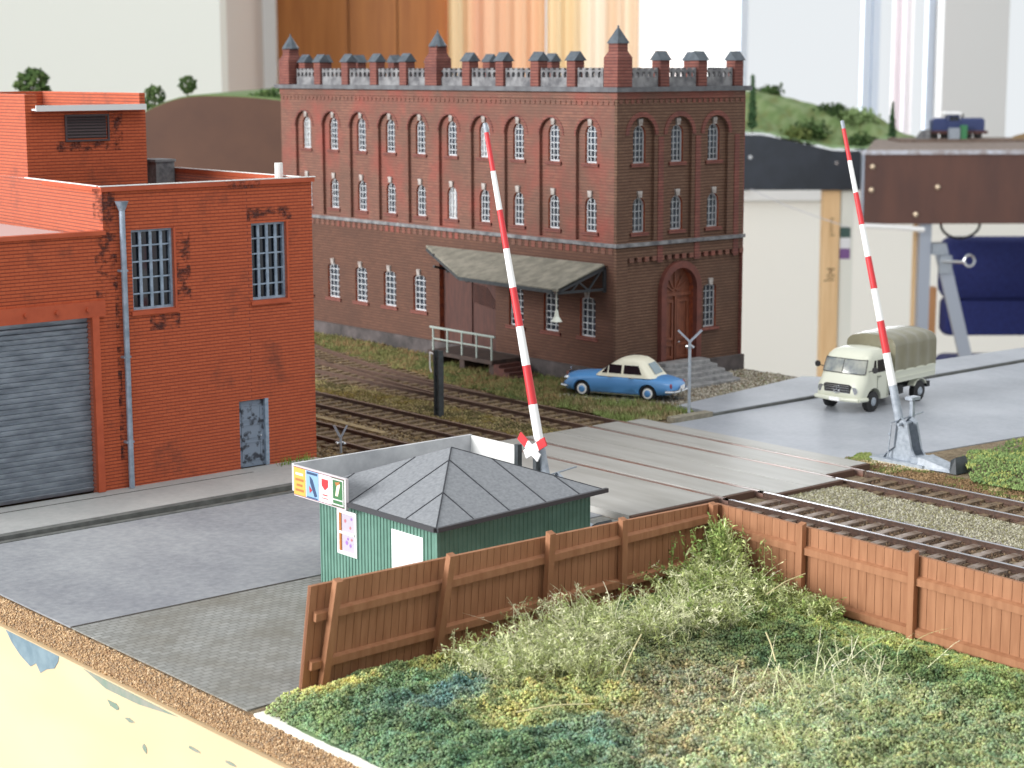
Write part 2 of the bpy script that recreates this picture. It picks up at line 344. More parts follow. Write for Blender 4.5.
# cobbles
t = NT('cobbles'); br = t.new('ShaderNodeTexBrick'); t.link(t.coord(), br.inputs['Vector'])
for k, v in (('Scale', 1), ('Mortar Size', .02), ('Brick Width', .26), ('Row Height', .17), ('Mortar Smooth', .6)): br.inputs[k].default_value = v
br.inputs['Color1'].default_value = lin((146, 147, 144)); br.inputs['Color2'].default_value = lin((128, 129, 126)); br.inputs['Mortar'].default_value = lin((108, 108, 104))
cc = t.mix(t.ramp(t.noise(.5, 4), [(.4, (0, 0, 0, 1)), (.7, (.6, .6, .6, 1))]), br.outputs['Color'], lin((98, 92, 78)))
t.link(cc, t.b.inputs['Base Color']); t.b.inputs['Roughness'].default_value = .8; t.bump(br.outputs['Fac'], -.5, .03)
M_COB = t.m
m = M().prism([(18.62, 29.9), (32.0, 30.7), (34.7, 30.7), (34.7, 37.08), (18.62, 37.08)], -.004, .025); m.build('cobbled_yard', M_COB, kind='structure')
# pavement before the orange building
M_PAVE = asph('paving', (148, 150, 150), (170, 170, 168), (190, 190, 188), .7)
M_KERB = mat('kerb', (104, 106, 104), .8, c2=(84, 86, 84), scale=3)
m = M().prism([(18.63, 45.55), (32.9, 45.85), (32.9, 48.4), (18.63, 48.4)], -.004, .16); m.build('pavement', M_PAVE, kind='structure')
m = M().box(18.63, 45.1, .02, 32.9, 45.3, .05); m.prism([(18.63, 45.3), (32.9, 45.6), (32.9, 45.85), (18.63, 45.55)], -.004, .15); m.box(18.63, 47.75, .16, 30.2, 47.8, .17); m.build('kerb', M_KERB, kind='structure')
# far pavement with kerb
m = M().prism([(48.2, 45.7), (110, 46.0), (110, 46.9), (69.8, 47.7), (57, 48.35), (56.6, 48.9), (48.2, 47.55)], -.004, .12); m.build('far_pavement', M_ROAD2, kind='structure')
m = M().prism([(47.9, 45.58), (110, 45.86), (110, 46.0), (47.9, 45.7)], -.004, .1); m.build('far_kerb', M_KERB, kind='structure')
m = M().box(46.0, 45.5, 0, 47.9, 45.9, .2); m.build('kerb_stone', mat('pale_kerb', (150, 144, 128), .8, c2=(120, 114, 100), scale=5), kind='structure')
# gravel yard round the brick building
M_GRAV = ground_mat('gravel', [(150, 144, 132), (128, 124, 112), (84, 82, 76), (190, 186, 176)], .9, 9, 1.0)
m = M().prism([(46.2, 47.5), (48.2, 47.5), (56.6, 48.85), (56.7, 52.3), (49.3, 52.3), (46.5, 52.5)], -.004, .03); m.build('gravel_yard', M_GRAV, kind='structure')
# ballast strip between the right hand tracks
m = M().prism([(40.3, 8.2), (42.2, 8.2), (42.2, 35.7), (40.3, 35.7)], -.004, .07); m.build('track_gravel', M_GRAV, kind='structure')

# ================================================================== TRACKS AND CROSSING
def rail_mesh(path, side=1):
    m = M(); prev = None
    prof = [(-.1, .12, 0), (.1, .12, 0), (.1, .15, 0), (.035, .17, 0), (.035, .25, 0), (.055, .26, 0), (.055, .3, 1), (-.055, .3, 1), (-.055, .26, 0), (-.035, .25, 0), (-.035, .17, 0), (-.1, .15, 0)]
    rings = []
    for i, p in enumerate(path):
        a = Vector(path[max(i-1, 0)]); b = Vector(path[min(i+1, len(path)-1)]); d = (b-a).normalized(); r = Vector((d.y, -d.x, 0))
        rings.append([Vector((p[0], p[1], 0))+r*q[0]+Vector((0, 0, q[1]-.11)) for q in prof])
    m.loft(rings); n = len(prof)
    for k in range(len(m.f)):
        if k < (len(rings)-1)*n and k % n == 6: m.mi[k] = 1
    return m
def track(label, rails, sleepers, sm=M_SLEEP, top=M_RAILTOP, z=0.0, rnd=.0):
    x0, y0 = rails[0][0][:2]
    t = thing('railway_track', label, 'track', (x0, y0, 0), 'railway tracks')
    for path in rails: rail_mesh([Vector((p[0], p[1], 0)) for p in path]).build('rail', [M_RAIL, top], t)
    proto = None
    for (x, y, a, L) in sleepers:
        if proto is None:
            proto = M().box(-1.3, -.13, 0, 1.3, .13, .075).build('sleeper', sm, None); proto.parent = t; ROOT[proto.name] = ROOT[t.name]
            o = proto
        else:
            o = proto.copy(); COL.objects.link(o); o.parent = t
        o.location = Vector((x, y, -.005))-ROOT[t.name]; o.rotation_euler = (0, 0, a+random.uniform(-rnd, rnd)); o.scale = (L/2.6, 1, 1)
    return t
M_RAILD = mat('brown_rail_top', (120, 100, 86), .4, .3)
line = lambda x, y0, y1, s=2.0: [(x, y0+(y1-y0)*i/max(1, int(abs(y1-y0)/s))) for i in range(int(abs(y1-y0)/s)+1)]
ss = lambda xc, y0, y1, L=2.5, st=.62: [(xc, y, 0, L) for y in np.arange(y0, y1, st)]
track('near railway track right of the crossing, just behind the right-hand fence', [line(38.31, 14, 35.9), line(39.75, 14, 35.9)], ss(39.03, 19, 35.7), M_SLEEPB)
track('far railway track right of the crossing, beside the grass bank', [line(42.78, 14, 35.6), line(44.22, 14, 35.6)], ss(43.5, 19, 35.4))
track('railway track left of the crossing passing the dark double post', [line(38.31, 46.4, 76), line(39.75, 46.4, 76)], ss(39.03, 46.7, 76), M_SLEEP, M_RAILD)
off = lambda y: 2.35*max(0, (y-50)/18)**2
track('railway track left of the crossing nearest the brick building, straight leg of the turnout', [line(42.78, 46.4, 78), line(44.22, 46.4, 78)], [(43.5, y, 0, 2.5) for y in np.arange(46.7, 60, .62)]+[(42.9, y, 0, 2.2) for y in np.arange(60, 77, .62)], M_SLEEP, M_RAILD)
track('curved railway track branching off towards the grass bank of the brick building', [[(44.22+off(y)-.02, y) for y in np.arange(52, 79, 1.5)], [(42.82+off(y), y) for y in np.arange(52, 79, 1.5)]], [(44.1+off(y), y, -math.atan(2*2.35*(y-50)/324), 2.3) for y in np.arange(59, 77, .62)], M_SLEEP, M_RAILD)
track('railway track beside the orange building behind the green kiosk', [line(34.9, 46.6, 76), line(36.34, 46.6, 76)], ss(35.62, 47, 70), M_SLEEP, M_RAILD)
M().beam((37.15, 50.5, .04), (37.25, 58, .04), .3, .1).build('cable_duct', mat('pale_wood', (170, 150, 110), .8, c2=(130, 112, 84), scale=4), label='pale wooden duct lying between the rails beside the orange building', cat='duct')
# crossing slabs
t = NT('crossing_concrete'); a = t.ramp(t.noise(.5, 4, stretch=(2.5, .4, 1)), [(.3, lin((148, 146, 140))), (.7, lin((176, 175, 171)))])
t.link(a, t.b.inputs['Base Color']); t.b.inputs['Roughness'].default_value = .45; t.bump(t.noise(10, 3), .15, .01); M_SLAB = t.m
M_SLABE = mat('slab_edge_rust', (84, 60, 48), .8)
def slab(label, x0, x1, y0, y1, m_=M_SLAB):
    r = thing('crossing_slab', label, 'concrete slab', ((x0+x1)/2, y0, 0), 'concrete slabs of the level crossing')
    M().box(x0, y0+.14, 0, x1, y1, .2).build('slab', m_, r); M().box(x0, y0, 0, x1, y0+.13, .19).build('edge_angle', M_SLABE, r)
slab('concrete crossing slab between the near track rails', 38.44, 39.62, 35.95, 46.4)
slab('concrete crossing slab between the far track rails', 42.92, 44.08, 35.95, 46.4)
slab('wide concrete crossing slab between the two tracks, half towards the near rail', 39.88, 41.25, 35.2, 46.4)
slab('wide concrete crossing slab between the two tracks, half towards the far rail', 41.29, 42.65, 35.2, 46.4)
slab('outer concrete crossing slab on the kiosk side of the rails', 34.8, 38.18, 36.0, 46.4)
slab('outer concrete crossing slab on the side of the cream truck', 44.35, 45.12, 36.2, 46.2)
for x, lb in ((38.31, 'rail strip in the crossing nearest the kiosk'), (39.75, 'second rail strip in the crossing from the kiosk'), (42.78, 'third rail strip in the crossing from the kiosk'), (44.22, 'rail strip in the crossing nearest the truck')):
    M().box(x-.055, 35.7, .0, x+.055, 46.4, .19, 0).build('crossing_rail', mat('rail_in_road', (164, 98, 70), .3, .5, c2=(170, 160, 156), scale=1.2, stretch=(1, .3, 1)), label=lb, cat='rail', group='rails in the crossing')
#=BUILDINGS
# ================================================================== ORANGE BUILDING
TF = lambda Y0: (lambda u, v, w: (u, Y0-w, v))       # faces -Y
TX = lambda X0: (lambda u, v, w: (X0-w, u, v))       # faces -X
ob = thing('factory_building', 'orange brick factory building with roller shutter, drainpipe and rooftop penthouse', 'building', (27, 52, .0))
T = TF(48.4)
WN = [(26.68, 28.05, 5.33, 7.66), (30.74, 31.98, 5.3, 7.63)]
m = M(); DR = (30.15, 31.2, .14, 2.25)
SH = (18.7, 25.28, .14, 5.25)
m.plate([(18.7, 0), (SH[0]+.01, 0), (18.71, .0), (32.95, 0), (32.95, 8.94), (25.8, 8.94), (25.8, 7.68), (18.7, 7.68)], [rectloop(*q) for q in WN]+[rectloop(DR[0], DR[1], .01, DR[3]), rectloop(18.75, SH[1], .01, SH[3])], -.22, 0, T)
m.box(32.7, 48.62, 0, 32.95, 61, 8.94); m.hexa([(25.8, 48.62, 7.3), (26.0, 48.62, 7.3), (26.8, 61, 7.3), (26.6, 61, 7.3)], [(25.8, 48.62, 8.94), (26.0, 48.62, 8.94), (26.8, 61, 8.94), (26.6, 61, 8.94)]); m.box(26.0, 60.8, 0, 32.7, 61, 8.94)
m.box(18.7, 48.65, 7.3, 25.8, 60.9, 7.5); m.box(18.7, 60.7, 0, 26, 61, 7.5); m.box(18.7, 48.63, 0, 18.9, 60.7, 7.3)
walls = m.build('wall', M_ORANGE, ob)
M().box(26.9, 48.62, 8.3, 32.7, 60.8, 8.4).build('roof', mat('roof_felt', (70, 60, 58), .8), ob)
m = M(); m.box(25.74, 48.32, 8.8, 33.02, 48.66, 8.94); m.hexa([(25.74, 48.66, 8.8), (26.02, 48.66, 8.8), (26.45, 54, 8.8), (26.17, 54, 8.8)], [(25.74, 48.66, 8.94), (26.02, 48.66, 8.94), (26.45, 54, 8.94), (26.17, 54, 8.94)]); m.box(32.68, 48.66, 8.8, 33.02, 61, 8.94)
m.box(25.7, 48.31, 8.94, 33.05, 48.4, 8.97, 1); m.box(32.66, 48.6, 8.94, 32.74, 61, 8.965, 1); m.hexa([(25.74, 48.6, 8.94), (25.82, 48.6, 8.94), (26.25, 54, 8.94), (26.17, 54, 8.94)], [(25.74, 48.6, 8.965), (25.82, 48.6, 8.965), (26.25, 54, 8.965), (26.17, 54, 8.965)], 1)
m.box(18.7, 48.33, 7.58, 25.85, 48.66, 7.7)
m.build('parapet_cap', [M_OPLAIN, M_WHITE], ob)
# lintel beam with rivets over the shutter and jamb
m = M().box(18.7, 48.28, 5.27, 25.72, 48.4, 5.72); m.box(25.28, 48.26, .17, 25.5, 48.4, 5.27)
for i in range(6): m.cyl((20.4+i*.95, 48.2, 5.5), (20.4+i*.95, 48.29, 5.5), .06, n=8)
m.build('shutter_frame', M_OPLAIN, ob)
m = M(); n = 34; h = (5.25-.16)/n
for i in range(n):
    z = .17+i*h; m.hexa([(18.75, 48.6, z), (25.27, 48.6, z), (25.27, 48.7, z), (18.75, 48.7, z)], [(18.75, 48.53, z+h*.8), (25.27, 48.53, z+h*.8), (25.27, 48.7, z+h), (18.75, 48.7, z+h)])
m.build('roller_shutter', mat('shutter_steel', (156, 164, 174), .45, .1, c2=(122, 130, 140), scale=1.5, stretch=(1, 1, 3)), ob)
M_WFR = mat('window_steel', (150, 166, 184), .5, c2=(120, 136, 154), scale=5)
def factory_window(q, nu, nv):
    u0, u1, v0, v1 = q; m = M(); fr = .07
    m.plate(rectloop(u0, u1, v0, v1), [rectloop(u0+fr, u1-fr, v0+fr, v1-fr)], -.2, -.1, T)
    for i in range(1, nu): x = u0+(u1-u0)*i/nu; m.box(x-.045, 48.51, v0+fr, x+.045, 48.56, v1-fr)
    for j in range(1, nv): z = v0+(v1-v0)*j/nv; m.box(u0+fr, 48.515, z-.022, u1-fr, 48.565, z+.022)
    o = m.build('window', M_WFR, ob); M().box(u0+.02, 48.6, v0+.02, u1-.02, 48.62, v1-.02).build('pane', M_DGLASS, o)
    s = M().box(u0-.08, 48.33, v0-.14, u1+.12, 48.4, v0-.02); s.box(u1, 48.36, v0-.02, u1+.07, 48.4, v1+.02); s.build('window_trim', M_OPLAIN, ob)
for q in WN: factory_window(q, 4, 5)
m = M().box(DR[0]+.03, 48.5, .17, DR[1]-.12, 48.58, 2.22)
for z0, z1 in ((.35, .95), (1.05, 1.5), (1.6, 2.1)): m.plate(rectloop(DR[0]+.12, DR[1]-.22, z0, z1), [rectloop(DR[0]+.16, DR[1]-.26, z0+.04, z1-.04)], -.1, -.08, T)
d = m.build('door', mat('peeling_door', (122, 134, 150), .6, c2=(52, 56, 66), scale=3.4, lo=.5, hi=.6), ob); M().box(DR[1]-.12, 48.4, .17, DR[1], 48.6, 2.25).build('door_frame', M_WFR, ob)
M().sphere((DR[0]+.8, 48.47, 1.1), .035).build('handle', M_CHROME, d)
m = M().tube([(26.32, 48.22, .17), (26.32, 48.22, 8.3)], .085, 10); m.cyl((26.32, 48.22, 8.25), (26.32, 48.22, 8.52), .09, .2, 10)
for z in (1.5, 4, 6.5): m.box(26.2, 48.2, z, 26.44, 48.4, z+.06)
m.build('drainpipe', mat('zinc', (158, 170, 186), .4, .3, c2=(124, 138, 152), scale=3), ob, smooth=True)
# penthouse
P0, P1, PY, PB, PT = 26.3, 30.44, 54.0, 60.9, 11.48
m = M(); m.box(P0+.2, PY, 8.3, P1-.2, PY+.2, 11.1); m.box(P0, PY, 7.6, P0+.2, PB-.2, PT); m.box(P1-.2, PY, 8.3, P1, PB-.2, PT); m.box(P0, PB-.2, 7.6, P1, PB, PT); m.box(P0+.2, PY+.2, 10.7, P1-.2, PB-.2, 10.8)
m.box(P0+.2, PY, 11.1, P0+.4, PY+.2, PT)
m.build('penthouse', M_ORANGE, ob)
m = M(); m.box(26.5, PY-.3, 10.98, 30.3, PY+.0, 11.04); m.box(26.5, PY-.34, 10.96, 30.3, PY-.3, 11.14); m.build('gutter', mat('pale_gutter', (214, 216, 216), .5), ob)
m = M().plate(rectloop(27.6, 29.12, 10.0, 10.84), [rectloop(27.66, 29.06, 10.06, 10.78)], 0, .06, TF(PY))
for i in range(7): z = 10.13+i*.095; m.hexa([(27.66, PY-.05, z), (29.02, PY-.05, z), (29.02, PY-.01, z+.05), (27.66, PY-.01, z+.05)], [(27.66, PY-.05, z+.015), (29.02, PY-.05, z+.015), (29.02, PY-.01, z+.065), (27.66, PY-.01, z+.065)])
g = m.build('vent_grille', mat('grille', (66, 52, 54), .5), ob); M().box(27.66, PY-.008, 10.1, 29.02, PY-.002, 10.8).build('vent_opening', M_BLACK, g)
m = M().box(31.9, 56.0, 8.4, 32.6, 56.9, 9.16); m.box(31.85, 55.95, 9.16, 32.64, 56.95, 9.24); m.build('roof_vent', M_STONE, ob)
M().cyl((32.5, 49.5, 8.4), (32.5, 49.5, 9.35), .13, n=12).build('roof_pipe', M_WHITE, ob)
# soot stains: real grime patches, thin
STAIN = NT('soot'); f = STAIN.ramp(STAIN.noise(3.5, 6, rough=.75), [(.47, (0, 0, 0, 1)), (.6, (1, 1, 1, 1))]); STAIN.b.inputs['Base Color'].default_value = lin((58, 36, 36)); STAIN.b.inputs['Roughness'].default_value = .8
fm = STAIN.new('ShaderNodeMath', operation='MULTIPLY'); STAIN.link(f, fm.inputs[0]); fm.inputs[1].default_value = .7; STAIN.link(fm.outputs[0], STAIN.b.inputs['Alpha'])
m = M()
for u0, u1, v0, v1, yy in ((30.6, 32.2, 7.7, 8.1, 48.4), (28.1, 28.6, 5.5, 7.5, 48.4), (27.2, 28.2, 4.7, 5.15, 48.4), (29.8, 31, 8.7, 8.92, 48.26), (27.3, 29.6, 9.7, 10.03, PY), (29.1, 29.6, 10.0, 11, PY), (25.5, 26.2, 5.8, 8.9, 48.4), (26.1, 26.22, 1, 6, 48.4)):
    M().plate(rectloop(u0, u1, v0, v1), [], .0, .006, TF(yy)).build('soot_stain', STAIN.m, ob)

# ================================================================== BROWN BRICK FACTORY
LX, RY, LE, RE = 49.44, 52.15, 75.0, 56.45
TL, TR = TX(LX), TF(RY)
bb = thing('brick_mill', 'tall dark red brick mill with arched windows and battlement roof', 'building', (52.9, 63.5, 0))
cL = [53.75+2.15*k for k in range(10)]; cR = [50.75, 52.8, 54.85]
def winloop(c, hw, z0, z1, arch): return archloop(c, hw, z0, z1-hw*arch, 8, arch)
UP, MD, GR = (8.6, 10.05), (5.95, 7.3), (1.85, 3.42)
GL = [k for k in range(10) if k not in (3, 4)]
holesL = [winloop(c, .33, UP[0], UP[1], 1) for c in cL]+[winloop(c, .33, MD[0], MD[1], 1) for c in cL]+[winloop(cL[k], .45, GR[0], GR[1], .35) for k in GL]
holesL.append(rectloop(59.35, 63.1, .6, 4.2))
m = M().plate(rectloop(RY+.145, LE, 0, 11.32), holesL, -.42, -.14, TL, 0, 2)
holesR = [winloop(c, .33, UP[0], UP[1], 1) for c in cR]+[winloop(c, .33, MD[0], MD[1], 1) for c in cR]+[winloop(54.75, .36, 1.92, 3.66, .35), archloop(52.95, .85, .62, 3.6, 12)]
m.plate(rectloop(LX+.425, RE, 0, 11.32), holesR, -.42, -.14, TR, 1, 2)
m.box(RE-.3, RY+.42, 0, RE, LE, 11.32); m.box(LX+.42, LE-.3, 0, RE-.3, LE, 11.32)
m.build('wall', [M_BROWN, M_BROWN2, mat('reveal_brick', (158, 78, 44), .8, c2=(110, 54, 40), scale=6)], bb)
# outer skin: arcades and ground storey
m = M().plate([(RY+.142, 5.55), (LE, 5.55), (LE, 11.32), (RY+.142, 11.32)], [archloop(c+.03, .68, 5.62, 9.62, 14) for c in cL], -.14, 0, TL)
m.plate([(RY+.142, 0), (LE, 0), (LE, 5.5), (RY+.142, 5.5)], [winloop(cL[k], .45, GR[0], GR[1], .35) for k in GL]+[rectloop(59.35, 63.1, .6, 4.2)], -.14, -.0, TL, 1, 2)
m.build('arcade_front', [M_BROWN, M_BROWNG, MATS['reveal_brick']], bb)
m = M().plate([(LX, 5.55), (RE, 5.55), (RE, 11.32), (LX, 11.32)], [archloop(c, .68, 5.62, 9.68, 14) for c in cR], -.14, 0, TR)
m.plate([(LX, 0), (LX+.6, 0), (LX+.6, 5.0), (RE, 5.0), (RE, 5.5), (LX, 5.5)], [], -.14, 0, TR, 0)
m.build('arcade_side', [M_BROWN2], bb)
# archivolts on the side
def ringplate(m, c, zs, r0, r1, w0, w1, T, mi=0, n=14, leg=0):
    o = [(c+r1*math.cos(PI*i/n), zs+r1*math.sin(PI*i/n)) for i in range(n+1)]; q = [(c+r0*math.cos(PI*i/n), zs+r0*math.sin(PI*i/n)) for i in range(n, -1, -1)]
    if leg: o = [(c+r1, leg)]+o+[(c-r1, leg)]; q = [(c-r0, leg)]+q+[(c+r0, leg)]
    m.plate(o+q, [], w0, w1, T, mi)
for c in cR: m = M(); ringplate(m, c, 9.68, .7, .88, 0, .04, TR); m.build('arch_moulding', M_RBRICK, bb)
for c in cL: m = M(); ringplate(m, c+.03, 9.62, .69, .78, 0, .02, TL); m.build('arch_moulding', M_RBRICK, bb)
# red quoins at the corner, pilasters
m = M(); 
for x in (51.77, 53.82, 56.05): M().box(x-.14, RY-.03, 4.75, x+.14, RY, 9.6).build('pilaster', M_RBRICK, bb)
m.box(RE-.0, RY, 0, RE+.06, RY+.4, 11.1)
m.build('pilaster', M_RBRICK, bb)
# frieze of small corbels, string courses, cornice, plinth
m = M()
for i in range(75): u = RY+.15+i*.303; m.box(LX-.03, u, 10.83, LX, u+.16, 10.98)
for i in range(23): u = LX+.1+i*.303; m.box(u, RY-.03, 10.88, u+.16, RY, 11.02)
m.box(LX-.05, RY-.05, 11.05, RE, RY, 11.32); m.box(LX-.05, RY, 11.05, LX, LE, 11.32)
for i in range(55): u = RY+.2+i*.41; m.box(LX-.02, u, 5.15, LX, u+.22, 5.42)
for i in range(16): u = LX+.7+i*.41; m.box(u, RY-.02, 4.82, u+.22, RY+.1, 5.0)
m.build('frieze', M_BROWN, bb)
m = M(); m.box(LX-.12, RY-.12, 5.44, LX, LE, 5.58); m.box(LX, RY-.12, 5.44, RE+.06, RY, 5.58); m.build('string_course', M_STONE, bb)
m = M(); m.box(LX-.22, RY-.22, 11.32, RE+.22, LE+.2, 11.5); m.build('cornice', mat('dark_stone', (104, 106, 110), .8, c2=(82, 82, 86), scale=2), bb)
m = M(); m.box(LX-.13, RY-.13, 0, LX+.05, LE+.1, .66); m.box(LX+.05, RY-.13, 0, RE+.1, RY+.05, .66); m.box(RE, RY, 0, RE+.1, LE, .66); m.build('plinth', M_PLINTH, bb)
# windows
def make_window(hw, z0, z1, arch, T, w, nv, glass=M_GLASS, barw=.033):
    L = winloop(0, hw, z0, z1, arch); m = M(); m.plate(L, [winloop(0, hw-.06, z0+.06, z1-.06, arch)], w-.05, w, T)
    for x in (-hw/3, hw/3): m.plate(rectloop(x-barw/2, x+barw/2, z0+.05, z1-hw*arch*.25), [], w-.05, w, T)
    for j in range(1, nv): z = z0+(z1-z0)*j/nv; m.plate(rectloop(-hw+.04, hw-.04, z-barw/2, z+barw/2), [], w-.05, w, T)
    p = M().plate(L, [], w-.08, w-.06, T); return m, p
def place(fn, cs, T0, origin, ax):
    f = None
# each window is a part of the mill; pane is its sub-part; sills and keystones too
sill = M()
def put_windows(cs, hw, zz, arch, side, nv, w=-.24):
    T0 = (lambda u, v, q: (-q, u, v)) if side == 'L' else (lambda u, v, q: (u, -q, v))
    first = {}
    for i, c in enumerate(cs):
        pale = (side == 'L' and zz is UP and i in (9, 3)) or (side == 'L' and zz is MD and i == 4)
        g = M_GLASSREFL if pale else M_GLASS
        if pale not in first:
            a, b = make_window(hw, zz[0], zz[1], arch, T0, w, nv)
            save = ROOT[bb.name]; ROOT[bb.name] = Vector((0, 0, 0)); o = a.build('window', M_WINW if side == 'L' else M_WINSHADE, bb); ROOT[o.name] = Vector((0, 0, 0)); b.build('pane', g, o); ww = 0 if zz is GR else -.14
            M().plate([(-.09, zz[1]-.02), (.09, zz[1]-.02), (.12, zz[1]+.24), (-.12, zz[1]+.24)], [], ww, ww+.08, T0).build('keystone', M_PALE, o); M().plate(rectloop(-hw-.14, hw+.14, zz[0]-.13, zz[0]), [], ww, ww+.08, T0).build('sill', M_RBRICK, o); ROOT[bb.name] = save; first[pale] = o
        else: o = copy_tree(first[pale], bb)
        base = Vector((LX, c, 0)) if side == 'L' else Vector((c, RY, 0))
        o.location = base-ROOT[bb.name]
put_windows(cL, .33, UP, 1, 'L', 6); put_windows(cL, .33, MD, 1, 'L', 5); put_windows([cL[k] for k in GL], .45, GR, .35, 'L', 6, -.12)
put_windows(cR, .33, UP, 1, 'R', 6); put_windows(cR, .33, MD, 1, 'R', 5); put_windows([54.75], .36, (1.92, 3.66), .35, 'R', 6)
# front door
M_DOORW = mat('door_wood', (128, 74, 52), .55, c2=(100, 56, 40), scale=3, stretch=(3, 3, .6))
m = M(); ringplate(m, 52.95, 3.6, .85, 1.12, -.14, .08, TR, leg=.62); m.build('door_surround', mat('door_surround', (112, 62, 52), .7, c2=(90, 50, 44), scale=2), bb)
m = M().plate(archloop(52.95, .85, .62, 3.6, 12), [], -.42, -.36, TR); m.box(52.1, RY+.28, 3.3, 53.8, RY+.36, 3.44)
for x0, x1 in ((52.2, 52.86), (53.04, 53.7)):
    for z0, z1 in ((.8, 1.4), (1.55, 3.15)): m.plate(rectloop(x0, x1, z0, z1), [rectloop(x0+.1, x1-.1, z0+.1, z1-.1)], -.36, -.3, TR)
m.box(52.91, RY+.27, .62, 52.99, RY+.36, 3.3)
for a in (25, 55, 90, 125, 155): A = math.radians(a); m.beam((52.95+.1*math.cos(A), RY+.33, 3.46+.1*math.sin(A)), (52.95+.75*math.cos(A), RY+.33, 3.55+.72*math.sin(A)), .06, .05, upv=(0, 1, 0))
d = m.build('door', M_DOORW, bb); M().sphere((53.12, RY+.24, 1.45), .05).build('handle', M_CHROME, d)
# loading gates
m = M(); m.box(LX+.3, 59.35, .6, LX+.38, 61.2, 4.2); m.box(LX+.24, 61.2, .6, LX+.32, 63.1, 4.2)
for i in range(12): y = 59.4+i*.15; m.beam((LX+.28, y, 2.3+.02*i), (LX+.28, min(y+.9, 61.15), 2.3+.02*i+min(.9, 61.15-y)), .04, .05)
m.build('loading_gate', mat('gate_wood', (84, 50, 42), .7, c2=(64, 38, 34), scale=3, stretch=(1, 4, .5)), bb)
# roof, parapet posts, turrets, balustrade
M().box(LX+.3, RY+.3, 11.5, RE-.3, LE-.3, 11.56).build('roof', mat('mill_roof', (60, 60, 62), .8), bb)
def post(x, y, along):
    h = .24; m = M().box(x-h, y-h, 11.5, x+h, y+h, 12.52); o = m.build('parapet_post', M_RBRICK, bb)
    m = M(); e = .33; z0, z1 = 12.5, 12.86; v = []
    if along == 'Y': m.prism([(x-e, z0), (x+e, z0), (x, z1)], y-e+.04, y+e-.04, 0, lambda a, b, c: (a, c, b)); 
    else: m.prism([(y-e, z0), (y+e, z0), (y, z1)], x-e+.04, x+e-.04, 0, lambda a, b, c: (c, a, b))
    m.build('post_roof', M_SLATE, o)
def turret(x, y, s=1, octa=True):
    m = M().box(x-.4*s, y-.4*s, 11.5, x+.4*s, y+.4*s, 12.6)
    m.loft([[(x+a*.4*s, y+b*.4*s, 12.6) for a, b in ((-1, -1), (1, -1), (1, 1), (-1, 1))], [(x+a*.27*s, y+b*.27*s, 12.85) for a, b in ((-1, -1), (1, -1), (1, 1), (-1, 1))]])
    m.box(x-.27*s, y-.27*s, 12.8, x+.27*s, y+.27*s, 13.18); o = m.build('turret', M_RBRICK, bb)
    m = M(); n = 8 if octa else 4; a0 = PI/8 if octa else PI/4; R = .4*s*(1 if octa else 1.1)
    r = [(x+R*math.cos(a0+2*PI*i/n), y+R*math.sin(a0+2*PI*i/n), 13.16) for i in range(n)]
    m.loft([[(p[0], p[1], 13.12) for p in r], r, [(x+.02*math.cos(a0+2*PI*i/n), y+.02*math.sin(a0+2*PI*i/n), 13.74) for i in range(n)]])
    m.sphere((x, y, 13.76), .045, 6, 4); m.build('turret_roof', M_SLATE, o)
xe = LX+.28; ye = RY+.28
for k in range(1, 10):
    y = 52.65+2.155*k
    if k == 5: turret(xe, y)
    else: post(xe, y, 'Y')
turret(xe-.12, ye-.14, .95, False); turret(xe, LE-.5)
post(xe+.3, LE-1.3, 'Y')
for x in (52.0, 54.08, 56.15): post(x, ye, 'X')
for x in (51.75, 53.75, 55.9): post(x, LE-.3, 'X')
for k in (1, 3, 5, 7, 9): post(RE-.3, 52.65+2.155*k, 'Y')
def bal(u0, u1, T):
    n = max(2, int((u1-u0)/.3)); st = (u1-u0)/n
    holes = []; top = []
    for i in range(n):
        c = u0+st*(i+.5); holes.append(archloop(c, st*.3, 11.86, 11.98, 6))
        top += [(u0+st*i, 12.22), (u0+st*(i+.25), 12.22), (u0+st*(i+.25), 12.14), (u0+st*(i+.75), 12.14), (u0+st*(i+.75), 12.22)]
    outer = [(u0, 11.5), (u1, 11.5), (u1, 12.22)]+top[::-1]
    m = M().plate(outer, holes, -.12, 0, T)
    m.add([T(u0, 11.5, -.12), T(u1, 11.5, -.12), T(u1, 11.84, -.12), T(u0, 11.84, -.12)], [(0, 1, 2, 3)])
    m.build('balustrade', M_STONE, bb)
ys = [ye+.4]+[52.65+2.155*k for k in range(1, 10)]+[LE-.9]
for a, b in zip(ys, ys[1:]): bal(a+.27, b-.27, TX(LX+.15))
for a, b in ((LX+.72, 51.73), (52.27, 53.81), (54.35, 55.88)): bal(a, b, TF(RY+.15))
for a, b in zip(ys, ys[1:]): bal(a+.1, b-.1, TX(RE-.1))
